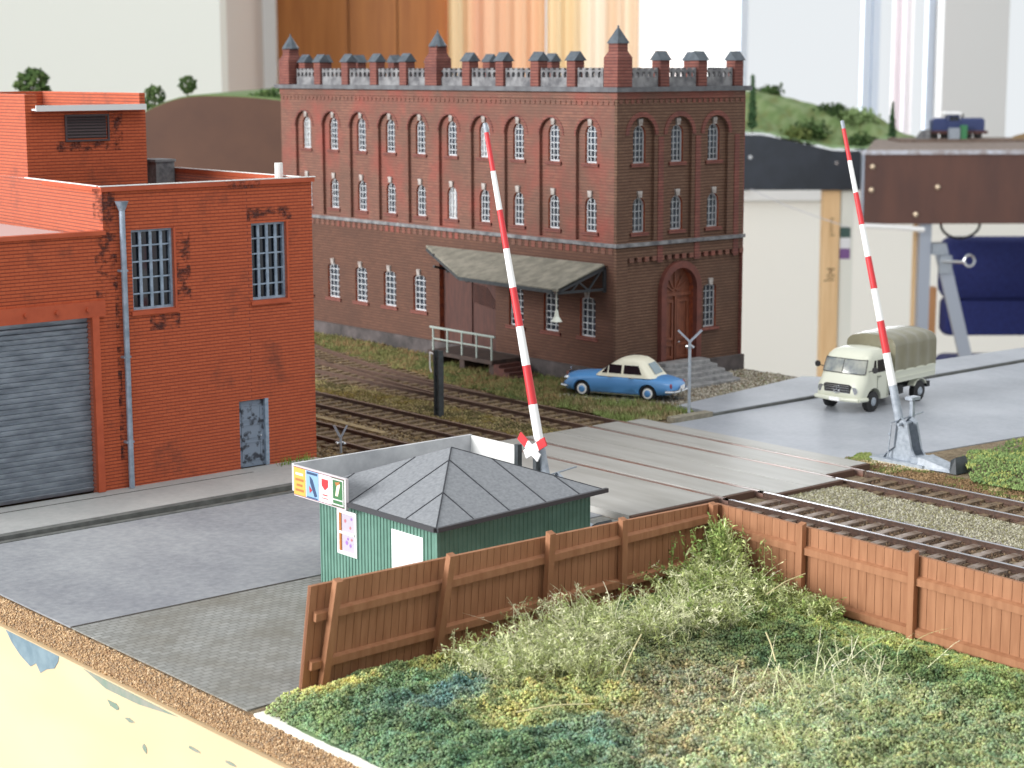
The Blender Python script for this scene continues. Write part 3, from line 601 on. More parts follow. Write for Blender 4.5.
# canopy over the loading platform
A, B_, C_, D_ = (LX-.16, 63.8, 4.76), (LX-.16, 52.65, 4.8), (46.85, 52.65, 4.02), (46.9, 58.6, 4.04)
m = M(); dn = lambda p: (p[0], p[1], p[2]-.1)
m.hexa([dn(A), dn(B_), dn(C_), dn(D_)], [A, B_, C_, D_]); cr = m.build('canopy', mat('canopy_felt', (136, 132, 120), .85, c2=(106, 104, 94), scale=2.2, bump=.4, bscale=10), bb)
for y in (52.7, 58.2, 62.4):
    xf = 46.95 if y < 60 else 48.6; zf = 3.93 if y < 60 else 4.45
    m = M().beam((xf, y, zf), (LX-.1, y, 4.66), .1, .16); m.beam((xf, y, 3.86 if y < 60 else 4.0), (LX-.1, y, 3.82), .1, .1); m.beam((LX-.1, y, 3.7), (LX-.1, y, 4.66), .1, .12, upv=(1, 0, 0))
    if y < 60:
        for a, b in (((47.6, 3.86), (48.0, 4.2)), ((48.5, 3.84), (48.0, 4.2)), ((48.5, 3.84), (49.1, 4.5))): m.beam((a[0], y, a[1]), (b[0], y, b[1]), .07, .07, upv=(0, 1, 0))
    m.build('canopy_truss', mat('truss', (40, 42, 46), .6), bb)
m = M().beam((46.87, 52.92, 3.9), (46.92, 58.6, 3.93), .08, .14); m.beam((46.9, 58.6, 3.93), (LX-.2, 63.7, 4.58), .08, .1); m.build('gutter', M_DGREY, bb)
hl = (47.15, 53.0); m = M(); m.cyl((*hl, 3.1), (*hl, 3.9), .02, n=6); m.cyl((*hl, 2.92), (*hl, 3.18), .1, .05, 10); m.cyl((*hl, 2.74), (*hl, 2.92), .22, .1, 14); m.sphere((*hl, 2.73), .06)
m.build('hanging_lamp', mat('lamp_enamel', (216, 220, 210), .4), label='white enamel bell lamp hanging below the canopy corner of the brick mill', cat='lamp')
# loading platform with railing and brick steps
lp = thing('loading_platform', 'dark loading platform with pale metal railing against the brick mill', 'platform', (48.5, 59.5, 0))
m = M().box(47.6, 57.4, .5, LX-.15, 61.6, .66); 
for y in (57.6, 59.5, 61.3): m.box(47.75, y-.15, 0, LX-.3, y+.15, .5)
m.build('deck', mat('platform_wood', (76, 60, 54), .8, c2=(56, 46, 42), scale=4), lp)
m = M()
for i in range(5): y = 57.5+i*.95; m.cyl((47.68, y, .66), (47.68, y, 1.62), .045, n=6)
m.tube([(47.68, 57.3, 1.62), (47.68, 61.5, 1.62)], .05, 6); m.tube([(47.68, 57.5, 1.15), (47.68, 61.3, 1.15)], .035, 6)
m.build('railing', mat('railing_paint', (158, 170, 164), .5), lp)
m = M()
for i in range(4): m.box(47.7, 57.4-.32*(i+1), 0, 48.9, 57.4-.32*i, .52-.13*i)
m.build('steps', mat('step_brick', (96, 56, 48), .8, c2=(74, 44, 40), scale=5), lp)
# front stairs
st = thing('stone_steps', 'grey stone steps fanning out below the door of the brick mill', 'steps', (52.9, 51, 0))
for i in range(5):
    e = .3*i; z1 = .82-.162*i; z0 = 0.02
    x0, x1, y0 = 51.55-e*.9, 53.95+.1*i, 51.3-.32*i
    m = M().loft([[(x0, RY-.14, z0), (x0, y0+.25, z0), (x0+.25, y0, z0), (x1-.25, y0, z0), (x1-.05, y0+.1, z0), (x1, y0+.3, z0), (x1, RY-.14, z0)], [(x0, RY-.14, z1-.04), (x0, y0+.25, z1-.04), (x0+.25, y0, z1-.04), (x1-.25, y0, z1-.04), (x1-.05, y0+.1, z1-.04), (x1, y0+.3, z1-.04), (x1, RY-.14, z1-.04)],
        [(x0+.03, RY-.14, z1), (x0+.03, y0+.26, z1), (x0+.27, y0+.03, z1), (x1-.27, y0+.03, z1), (x1-.08, y0+.13, z1), (x1-.03, y0+.31, z1), (x1-.03, RY-.14, z1)]])
    m.build('step', mat('step_stone', (150, 150, 150), .7, c2=(116, 116, 118), scale=4), st)

# ================================================================== KIOSK
kk = thing('kiosk', 'small green corrugated kiosk with grey hipped roof behind the wooden fence', 'kiosk', (27.3, 34.5, .0))
def corr(m, a0, a1, n, fn, z0, z1):
    pts = []; st = (a1-a0)/n
    for i in range(n): b = a0+st*i; pts += [(b, 0), (b+st*.6, 0), (b+st*.68, .022), (b+st*.92, .022)]
    pts.append((a1, 0)); v = [fn(a, w)+(z,) for z in (z0, z1) for a, w in pts]; k = len(pts)
    m.add(v, [(i, i+1, k+i+1, k+i) for i in range(k-1)])
M_GRN = mat('green_corrugated', (100, 138, 124), .6, c2=(88, 126, 112), scale=2)
m = M(); corr(m, 32.07, 36.62, 36, lambda a, w: (25.0-w, a), 0, 2.3); corr(m, 25.0, 29.6, 36, lambda a, w: (a, 32.07-w), 0, 2.35)
m.box(25.02, 32.09, 0.02, 29.6, 36.6, 2.3); m.box(24.94, 32.0, 0, 25.04, 32.1, 2.3); m.build('wall', M_GRN, kk)
m = M(); ap = (27.27, 34.4, 3.36); e1 = (24.7, 31.72, 2.28); e2 = (29.75, 31.75, 2.42); e3 = (29.75, 37.1, 2.36); e0 = (24.7, 37.1, 2.28)
lo = lambda p: (p[0], p[1], p[2]-.09)
m.add([e0, e1, e2, e3, ap, lo(e0), lo(e1), lo(e2), lo(e3)], [(0, 1, 4), (1, 2, 4), (2, 3, 4), (3, 0, 4), (0, 5, 6, 1), (1, 6, 7, 2), (2, 7, 8, 3), (3, 8, 5, 0), (5, 8, 7, 6)])
M_FELT = mat('grey_roof_felt', (134, 137, 141), .8, c2=(112, 115, 120), scale=12, lo=.3, hi=.7, bump=.35, bscale=22)
m.build('roof', M_FELT, kk)
m = M(); V = Vector; q = V((0, 0, .006))
def seam(a, b): M().beam(V(a)+q, V(b)+q, .03, .012).build('roof_seam', mat('seam', (46, 48, 54), .8), kk)
for c_ in (e1, e2): seam(ap, c_)
def onslope(y): return V(e0).lerp(V(ap), (37.1-y)/2.7) if y > 34.4 else V(e1).lerp(V(ap), (y-31.72)/2.68)
for y in (32.87, 33.95, 35.03, 36.1): seam(onslope(y), (24.7, y, 2.28))
def onfront(x): return V(e1).lerp(V(ap), (x-24.7)/2.57) if x < 27.27 else V(e2).lerp(V(ap), (29.85-x)/2.58)
for x in (25.8, 26.85, 27.95, 29.0): seam(onfront(x), (x, 31.74, 2.28+.14*(x-24.7)/5.15))
m = M(); m.beam(V(e1)+V((0, -.03, -.02)), V(e2)+V((.08, -.03, -.02)), .09, .1); m.beam(V(e1)+V((-.03, 0, -.02)), V((24.7, 35.4, 2.28))+V((-.03, 0, -.02)), .09, .1); m.build('gutter', mat('gutter_dark', (58, 58, 62), .5), kk)
# rear flat roof and its parapet boards
M().box(25.1, 36.62, 2.1, 30.5, 37.65, 2.2).build('flat_roof', M_FELT, kk)
M().box(24.93, 37.6, 2.1, 30.5, 37.7, 2.78).build('rear_parapet', mat('parapet_grey', (196, 198, 200), .7, c2=(170, 172, 176), scale=1.5), kk)
m = M().box(30.45, 35.8, 2.1, 30.53, 37.6, 2.76); m.build('side_parapet', M_WHITE, kk, label='white parapet board')
M().box(30.43, 35.68, .0, 30.57, 35.82, 2.8).build('corner_post', M_DGREY, kk)
sb = M().box(24.6, 34.98, 2.13, 24.68, 37.12, 2.87).build('sign_board', mat('board_white', (206, 200, 202), .6), kk, label='white board carrying four posters')
TS = lambda u, v, w: (24.6-w, u-.44, 2.17+(v-2.1)*.94)
def poster(y0, y1, bg, draw, label):
    m = M().plate(rectloop(y1, y0, 2.1, 2.81), [], 0, .008, TS, 0); mats = [bg]+draw(m, y0, y1); m.build('poster', mats, sb, label=label)
cY = mat('poster_yellow', (206, 164, 76), .6); cB = mat('poster_blue', (128, 164, 196), .6); cW = mat('poster_white', (208, 206, 206), .6); cG = mat('poster_green', (58, 108, 66), .6)
cR_ = mat('poster_red', (180, 50, 54), .5); cN = mat('poster_navy', (48, 70, 104), .5); cO = mat('poster_brown', (170, 110, 60), .5); cP = mat('poster_cream', (246, 226, 200), .5)
def dY(m, a, b):
    for z, s in ((2.62, .75), (2.47, .8), (2.33, .6), (2.2, .8)): m.plate([(a-.5*(1-s)*.5-.02, z), (b+.5*(1-s)*.5+.02, z), (b+.5*(1-s)*.5+.02, z+.06), (a-.5*(1-s)*.5-.02, z+.06)], [], .008, .014, TS, 2 if z < 2.6 else 1)
    return [cW, cO]
def dB(m, a, b):
    c = (a+b)/2; m.plate([(c+.1, 2.68), (c-.02, 2.6), (c-.2, 2.2), (c-.1, 2.16), (c+.08, 2.5)], [], .008, .014, TS, 1); m.plate([(c+.12, 2.42), (c-.0, 2.32), (c+.1, 2.24)], [], .014, .018, TS, 2); m.plate(rectloop(b+.04, a-.04, 2.11, 2.14), [], .008, .014, TS, 1)
    m.plate(rectloop(b+.04, a-.04, 2.72, 2.78), [], .008, .014, TS, 1); return [cN, cR_]
def dR(m, a, b):
    c = (a+b)/2; m.plate([(c+.13, 2.7), (c-.13, 2.7), (c-.13, 2.52), (c, 2.42), (c+.13, 2.52)], [], .008, .014, TS, 1); m.plate(rectloop(c-.1, c+.1, 2.28, 2.31), [], .008, .014, TS, 1); m.plate(rectloop(c-.12, c+.12, 2.2, 2.22), [], .008, .014, TS, 1); return [cR_]
def dG(m, a, b):
    c = (a+b)/2; m.plate(rectloop(b+.05, a-.05, 2.25, 2.28), [], .008, .014, TS, 1); m.plate([(c+.1, 2.36), (c, 2.36), (c-.1, 2.66), (c-.02, 2.72), (c+.04, 2.6)], [], .008, .014, TS, 2); m.plate([(c+.1, 2.7), (c-.1, 2.74), (c-.05, 2.66), (c+.06, 2.62)], [], .014, .018, TS, 3)
    m.plate(rectloop(b+.02, a-.02, 2.13, 2.79), [rectloop(b+.05, a-.05, 2.16, 2.76)], .008, .014, TS, 1); return [cW, cP, cO]
ed = [37.57, 37.05, 36.5, 35.99, 35.46]
m = M()
for v0, v1 in ((2.085, 2.1), (2.81, 2.825)): m.plate(rectloop(35.47, 37.55, v0, v1), [], 0, .012, TS)
m.build('sign_border', mat('border_red', (120, 60, 84), .6), sb)
poster(ed[0]-.02, ed[1]+.02, cY, dY, 'yellow poster with rows of lettering'); poster(ed[1]-.02, ed[2]+.02, cB, dB, 'pale blue poster with a dark leaning figure'); poster(ed[2]-.02, ed[3]+.02, cW, dR, 'white poster with a red shield'); poster(ed[3]-.02, ed[4]+.02, cG, dG, 'green poster with a cream figure')
TK = TX(25.0)
m = M().plate(rectloop(35.08, 35.86, .9, 1.98), [rectloop(35.16, 35.78, .98, 1.9)], 0, .05, TK); m.box(24.95, 35.12, 1.4, 24.99, 35.8, 1.46)
wn = m.build('window', M_WHITE, kk); M().plate(rectloop(35.7, 35.8, .96, 1.92), [], .026, .045, TK).build('reveal', M_OAK, wn)
m = M().plate(rectloop(35.12, 35.82, .94, 1.94), [], .0, .026, TK, 0)
for y, z, s, k in ((35.55, 1.72, .05, 1), (35.3, 1.8, .04, 2), (35.35, 1.58, .04, 1), (35.5, 1.2, .06, 2), (35.35, 1.15, .05, 2), (35.45, 1.3, .04, 2), (35.3, 1.3, .04, 1)): m.plate(blob(y, z, s, s, 8, 3), [], .026, .03, TK, k)
m.build('pane', [mat('papered_pane', (180, 172, 184), .3), mat('ink_rose', (180, 110, 120), .5), mat('ink_lilac', (150, 110, 180), .5)], wn)
m = M().plate(rectloop(32.56, 33.72, .3, 1.88), [], 0, .035, TK); m.build('white_panel', M_WHP, kk, label='plain white panel on the green wall')
#=OBJECTS
# ================================================================== FENCES
M_FEN = mat('fence_wood', (160, 112, 80), .7, c2=(144, 97, 66), scale=1.6, stretch=(4, 4, .5))
M_FEN2 = mat('fence_groove', (120, 78, 54), .8)
def fence(label, P0, P1, n_out, H, lean, posts, rails, plank=.2, zbase=.02, post_h=.02, pw=.17, pd=.15, H2=None):
    H2 = H2 or H
    """lean(u)->(dx,dy) top offset for panel and posts at parameter u"""
    P0 = Vector(P0); P1 = Vector(P1); L = (P1-P0).length; d = (P1-P0)/L; nn = Vector(n_out); HT = lambda s: H+(H2-H)*s/L
    t = thing('wooden_fence', label, 'fence', tuple(P0), 'brown board fences round the overgrown corner')
    def pt(s, h, w, k=1.0, f=lean):
        l = f(s/L); return P0+d*s+nn*w+Vector((l[0]*k*h/H, l[1]*k*h/H, h))
    m = M(); n = int(L/plank); st = L/n
    for i in range(n):
        a, b = st*i+.006, st*(i+1)-.006
        m.hexa([pt(a, zbase, 0), pt(b, zbase, 0), pt(b, zbase, -.1), pt(a, zbase, -.1)], [pt(a, HT(a), 0), pt(b, HT(b), 0), pt(b, HT(b), -.1), pt(a, HT(a), -.1)])
    for i in range(12):
        a, b = L*i/12, L*(i+1)/12; m.hexa([pt(a, zbase, -.02), pt(b, zbase, -.02), pt(b, zbase, -.08), pt(a, zbase, -.08)], [pt(a, HT(a)-.01, -.02), pt(b, HT(b)-.01, -.02), pt(b, HT(b)-.01, -.08), pt(a, HT(a)-.01, -.08)], 1)
    m.build('board_panel', [M_FEN, M_FEN2], t)
    for z in rails:
        m = M(); k = 10
        for i in range(k):
            a, b = .12+(L-.14)*i/k, .12+(L-.14)*(i+1)/k
            m.hexa([pt(a, z-.1, .002), pt(b, z-.1, .002), pt(b, z-.1, .12), pt(a, z-.1, .12)], [pt(a, z+.1, .002), pt(b, z+.1, .002), pt(b, z+.06, .12), pt(a, z+.06, .12)])
        m.build('rail', M_FEN, t)
    for s, lx, ly, h in posts:
        bx, by = P0+d*s, 0; q = lambda a, w, hh: P0+d*(s+a)+nn*w+Vector((lx*hh/H, ly*hh/H, hh))
        m = M().hexa([q(-pw/2, .04, -.0), q(pw/2, .04, -.0), q(pw/2, .04+pd, -.0), q(-pw/2, .04+pd, -.0)], [q(-pw/2, .04, h), q(pw/2, .04, h), q(pw/2, .04+pd, h-.05), q(-pw/2, .04+pd, h-.05)])
        m.build('post', M_FEN, t)
    return t
fence('long brown board fence with leaning posts in front of the green kiosk', (20.0, 30.1, 0), (32.25, 30.55, 0), (0, -1, 0), 2.24, lambda u: (.08*(1-u)**1.5, -.3*(1-u)**1.5),
      [(.45, .12, -.42, 2.36), (3.42, .1, -.4, 2.34), (6.6, -.04, -.2, 2.25), (9.0, 0, -.02, 2.12), (12.1, 0, 0, 1.98)], (.58, 1.6), H2=1.92)
fence('brown board fence running beside the near railway track at the right', (32.3, 30.6, 0), (31.72, 19.6, 0), (-1, 0, 0), 1.9, lambda u: (0, 0),
      [(3.0, 0, 0, 2.02), (6.3, 0, 0, 2.04), (9.4, 0, 0, 2.04)], (.24, 1.38), plank=.24)

# ================================================================== BARRIERS AND SIGNS
def barrier(label, base, tip, zcol, s, steps=8, column=True):
    """base point, tip point (world), colour starts at height zcol above ground; s = stand scale"""
    b = Vector(base); tp = Vector(tip); t = thing('level_crossing_barrier', label, 'barrier', tuple(b), 'raised barriers of the level crossing')
    P = lambda z: b.lerp(tp, (z-b.z)/(tp.z-b.z))
    rz = lambda z: .15-.09*(z-b.z)/(tp.z-b.z)
    ztop = tp.z-.25; L = (ztop-zcol)/steps; 
    pole = M().cyl(P(.35), P(zcol), rz(.35), rz(zcol), 12); pole.build('pole_foot', M_GREYM, t, smooth=True, label='bare grey lower pole'); M().cyl(P(ztop), P(tp.z), rz(ztop), rz(tp.z), 10).build('pole_tip', M_GREYM, t, smooth=True, label='grey pole tip')
    for i in range(steps):
        m = M().cyl(P(zcol+L*i), P(zcol+L*(i+1)), rz(zcol+L*i), rz(zcol+L*(i+1)), 14)
        m.build('red_stripe' if i % 2 else 'white_stripe', M_REDP if i % 2 else M_WHP, t, smooth=True)
    # stand: two tapering cheeks, foot, counterweight, rods
    x, y = b.x, b.y
    for sx in (-.24, .24):
        m = M(); T = lambda u, v, w: (x+sx+w, y+u, v)
        m.plate([(-.62, .1), (.75, .1), (.6, .3), (.34, .5), (.26, 1.3), (.1, 1.45), (-.14, 1.3), (-.34, .5)], [], -.04, .04, T)
        m.build('stand', M_GREYM, t)
    m = M().box(x-.5, y-.95, 0, x+.5, y+1.1, .12); m.box(x-.3, y-.75, .12, x+.3, y-.35, .3); m.build('foot', M_GREYM, t)
    m = M().cyl((x-.4, y+.1, 1.25), (x+.4, y+.1, 1.25), .05, n=8); m.cyl((x-.5, y+.3, 1.3), (x+1.1, y+.3, 1.45), .025, n=6)
    if column: m.box(x+.3, y+.1, .2, x+.42, y+.22, 1.95); m.box(x+.16, y+.02, 1.95, x+.58, y+.3, 2.05)
    m.cyl((x-.36, y+.5, .12), (x-.33, y+.42, 1.2), .025, n=6); m.sphere((x-.36, y+.45, .9), .05); m.build('mechanism', M_GREYM, t)
    m = M().hexa([(x-.35, y-1.9, .03), (x+.35, y-1.9, .03), (x+.45, y-.7, .03), (x-.45, y-.7, .03)], [(x-.3, y-1.8, .12), (x+.3, y-1.8, .12), (x+.35, y-.7, .34), (x-.35, y-.7, .34)]); m.hexa([(x-.4, y-2.15, .03), (x+.4, y-2.15, .03), (x+.4, y-1.9, .03), (x-.4, y-1.9, .03)], [(x-.2, y-1.95, .5), (x+.3, y-1.95, .5), (x+.35, y-1.85, .42), (x-.3, y-1.85, .42)], 1); m.build('foot_plate', [M_GREYM, M_DGREY], t)
barrier('raised red and white barrier pole across the tracks beside the cream truck', (46.8, 36.08, .03), (46.8, 39.06, 10.56), 2.38, 1)
barrier('raised red and white barrier pole rising behind the green kiosk', (32.95, 37.15, .03), (32.95, 39.98, 10.75), 2.2, 1, column=False)
M().prism(blob(46.85, 36.3, 1.25, 1.75, 18, 9, .25), -.0, .028).build('concrete_footing', ground_mat('footing', [(226, 214, 184), (200, 188, 156), (150, 138, 112), (240, 230, 206)], 1.2, 6, .6), label='pale crumbly plaster footing under the far barrier stand', cat='footing')
# St Andrew's cross
cx = thing('crossing_sign', 'red and white crossed sign on a dark post at the near barrier foot', 'sign', (32.7, 37.6, 0))
M().box(32.66, 37.53, .03, 32.78, 37.67, 2.0).build('post', M_DGREY, cx)
def arm(a, l0, l1, x):
    T = lambda u, v, w: (x-w, 37.6+(-u*math.cos(a)+v*math.sin(a)), 2.1+u*math.sin(a)+v*math.cos(a))
    m = M(); m.plate(rectloop(-l0, l1-.36, -.12, .12), [], 0, .04, T, 0); o = m.build('sign_arm', M_WHP, cx)
    M().plate(rectloop(l1-.35, l1, -.12, .12), [], 0, .04, T).build('red_end', M_REDP, o)
arm(math.radians(30), .36, .6, 32.62); arm(math.radians(148), .36, .6, 32.58)
def ylamp(name, label, x, y, H, s, mt, flat, al=.42):
    t = thing(name, label, 'post', (x, y, 0)); M().cyl((x, y, 0), (x, y, H), .055*s, n=8).build('pole', mt, t, smooth=True)
    for k in (-1, 1):
        m = M().beam((x, y, H-.05), (x+al*k*flat[0], y+al*k*flat[1], H+.36), .1*s, .07*s); m.build('arm', M_ALU, t)
    m = M().cyl((x-.12, y, H-.2), (x+.12, y, H-.2), .03, n=6); m.sphere((x-.16, y-.02, H-.2), .06); m.sphere((x+.14, y-.02, H-.25), .05); m.build('clamp', M_CHROME, t)
ylamp('forked_post', 'thin grey forked post at the kerb in front of the blue car boot', 47.3, 46.1, 2.75, 1, M_GREYM, (.8, -.6))
ylamp('forked_post', 'small pale forked post between the orange building and the kiosk roof', 34.3, 49.0, .55, .8, M_ALU, (.5, -.5), .3)
dp = thing('track_signal_post', 'dark grey double post standing between the tracks before the brick mill', 'post', (40.6, 51.9, 0))
m = M().box(40.5, 51.78, 0, 40.72, 51.86, 2.4); m.box(40.5, 52.0, 0, 40.72, 52.08, 2.4)
for z in (.3, .9, 1.5, 2.1): m.box(40.55, 51.86, z, 40.67, 52.0, z+.06)
m.build('rail_pair', M_DGREY, dp); M().tube([(40.55, 52.12, 2.25), (40.5, 52.28, 2.3), (40.5, 52.28, 1.75), (40.5, 52.2, 1.6)], .03, 6).build('hook', M_WHP, dp)

# ================================================================== CAR
def wheel(x, y, r, wd, side, parent, hub, ring, prof=None):
    m = M().cyl((x, y-wd/2, r), (x, y+wd/2, r), r, n=20); m.cyl((x, y+side*wd/2, r), (x, y+side*(wd/2+.015), r), r*.86, r*.7, n=20); o = m.build('wheel', M_RUBBER, parent, smooth=35)
    yy = y+side*(wd/2+.012)
    M().cyl((x, yy, r), (x, yy+side*.02, r), r*.66, r*.6, n=20).build('rim', ring, o); M().cyl((x, yy+side*.02, r), (x, yy+side*.06, r), r*.42, r*.25, n=14).build('hub_cap', hub, o)
def car():
    M_BLUE = mat('car_blue', (88, 146, 204), .28, spec=.6); M_CREAM = mat('car_cream', (232, 228, 208), .35)
    fwd = Vector((47.2-48.17, 51.66-49.38)); ang = math.atan2(fwd.y, fwd.x)
    t = thing('car', 'blue saloon car with cream roof parked on the gravel beside the brick mill', 'car', (48.42, 50.6, .03), None, ang, 1.0)
    st = [(2.26, .30, .34, .56, .66), (2.2, .60, .28, .58, .76), (2.02, .78, .24, .62, .84), (1.6, .84, .22, .74, .9), (1.0, .84, .2, .8, .95), (.5, .845, .2, .84, .96), (0, .85, .2, .85, .95), (-.6, .85, .2, .85, .95), (-1.2, .85, .22, .82, .93), (-1.7, .82, .25, .76, .88), (-2.1, .72, .3, .68, .79), (-2.26, .5, .36, .6, .68), (-2.3, .3, .4, .55, .62)]
    rings = []
    for x, wd, z0, zm, z2 in st:
        q = [(0, z0), (wd*.85, z0), (wd*.98, z0+.08), (wd, (z0+zm)/2), (wd*.99, zm-.06), (wd*.9, zm+.02), (wd*.72, zm+(z2-zm)*.55), (wd*.35, z2-.01), (0, z2)]
        rings.append([(x, y, z) for y, z in q]+[(x, -y, z) for y, z in q[-2:0:-1]])
    body = M().loft(rings).build('body', M_BLUE, t, smooth=50)
    cut = M()
    for x in (1.38, -1.28):
        for s in (-1, 1): cut.cyl((x, s*.6, .3), (x, s*1.0, .3), .36, n=24)
    boolean(body, cut)
    def ring(z, a, b, wd, r): return rrect(b, a, -wd, wd, r, z)
    lv = [(.86, .92, -1.5, .8, .3), (.95, .82, -1.42, .78, .32), (1.2, .46, -1.22, .7, .34), (1.38, .2, -1.06, .65, .34), (1.5, 0, -.88, .56, .32), (1.55, -.18, -.68, .38, .24)]
    M().loft([ring(z, a, b, wd, r) for z, a, b, wd, r in lv]).build('roof', M_CREAM, t, smooth=60)
    def side(z):
        for (z0, a0, b0, w0, _), (z1, a1, b1, w1, _) in zip(lv, lv[1:]):
            if z <= z1: f = (z-z0)/(z1-z0); return a0+(a1-a0)*f, b0+(b1-b0)*f, w0+(w1-w0)*f
    for s in (-1, 1):
        for u0, u1, l0, l1 in ((.62, .5, .36, .36), (.3, .3, -.2, -.2), (-.3, -.3, -1.02, -.86)):
            z0, z1 = .99, 1.3
            q = []
            for x, z in ((u0, z0), (l0, z0), (l1, z1), (min(u1, side(z1)[0]-.32 if u0 > .5 else u1), z1)): q.append((x, s*(side(z)[2]+.012), z))
            if u0 == .62: q = [(.58, s*(side(z0)[2]+.012), z0), (.36, s*(side(z0)[2]+.012), z0), (.36, s*(side(1.22)[2]+.012), 1.22), (.4, s*(side(1.22)[2]+.012), 1.2)]
            m = M().add(q+[(a, b-s*.03, c) for a, b, c in q], [(0, 1, 2, 3), (4, 5, 6, 7), (0, 1, 5, 4), (1, 2, 6, 5), (2, 3, 7, 6), (3, 0, 4, 7)]); m.build('side_window', M_DGLASS, t)
    for nm, sg in (('windscreen', 1), ('rear_window', -1)):
        m = M(); v = []
        for z in (.99, 1.2, 1.36):
            a, b, wd = side(z); x = a if sg > 0 else b
            for f in (-.5, -.25, 0, .25, .5): v.append((x+sg*.03, f*wd, z))
        m.add(v, [(j*5+i, j*5+i+1, j*5+i+6, j*5+i+5) for j in range(2) for i in range(4)]); m.build(nm, mat('pale_glass', (120, 140, 150), .1, spec=.7), t)
    for x, s in ((1.38, 1), (1.38, -1), (-1.28, 1), (-1.28, -1)): wheel(x, s*.7, .31, .17, s, t, M_BLUE, M_WHP)
    m = M().tube([(-2.0, -.84, .42), (-2.3, -.72, .42), (-2.4, -.3, .42), (-2.4, .3, .42), (-2.3, .72, .42), (-2.0, .84, .42)], .055, 8)
    for y in (-.35, .35): m.box(-2.46, y-.05, .36, -2.38, y+.05, .54)
    m.build('rear_bumper', M_CHROME, t, smooth=True)
    M().tube([(1.95, -.86, .4), (2.25, -.7, .4), (2.36, 0, .4), (2.25, .7, .4), (1.95, .86, .4)], .055, 8).build('front_bumper', M_CHROME, t, smooth=True)
    m = M().plate([(-.12, .42), (.12, .42), (.22, .62), (.2, .84), (-.2, .84), (-.22, .62)], [], 0, .12, lambda u, v, w: (2.18+w, u, v)); m.cyl((2.2, 0, .9), (2.2, 0, 1.0), .02, n=6); m.build('grille', M_CHROME, t)
    for s in (-1, 1):
        M().sphere((2.08, s*.62, .66), .11).build('headlamp', M_CHROME, t, smooth=True); M().sphere((-2.14, s*.64, .62), .075, sc=(.7, .7, 1.3)).build('tail_lamp', mat('tail_red', (150, 60, 66), .3), t, smooth=True)
        M().box(-1.0, s*.855-.01, .2, 1.0, s*.855+.01, .25).build('sill_trim', M_CHROME, t)
        for x in (.1, -.75): M().box(x, s*.865-.012, .84, x+.2, s*.865+.012, .87).build('door_handle', M_CHROME, t)
    M().box(-2.37, -.2, .46, -2.34, .2, .6).build('number_plate', M_WHP, t)
    return t
car()
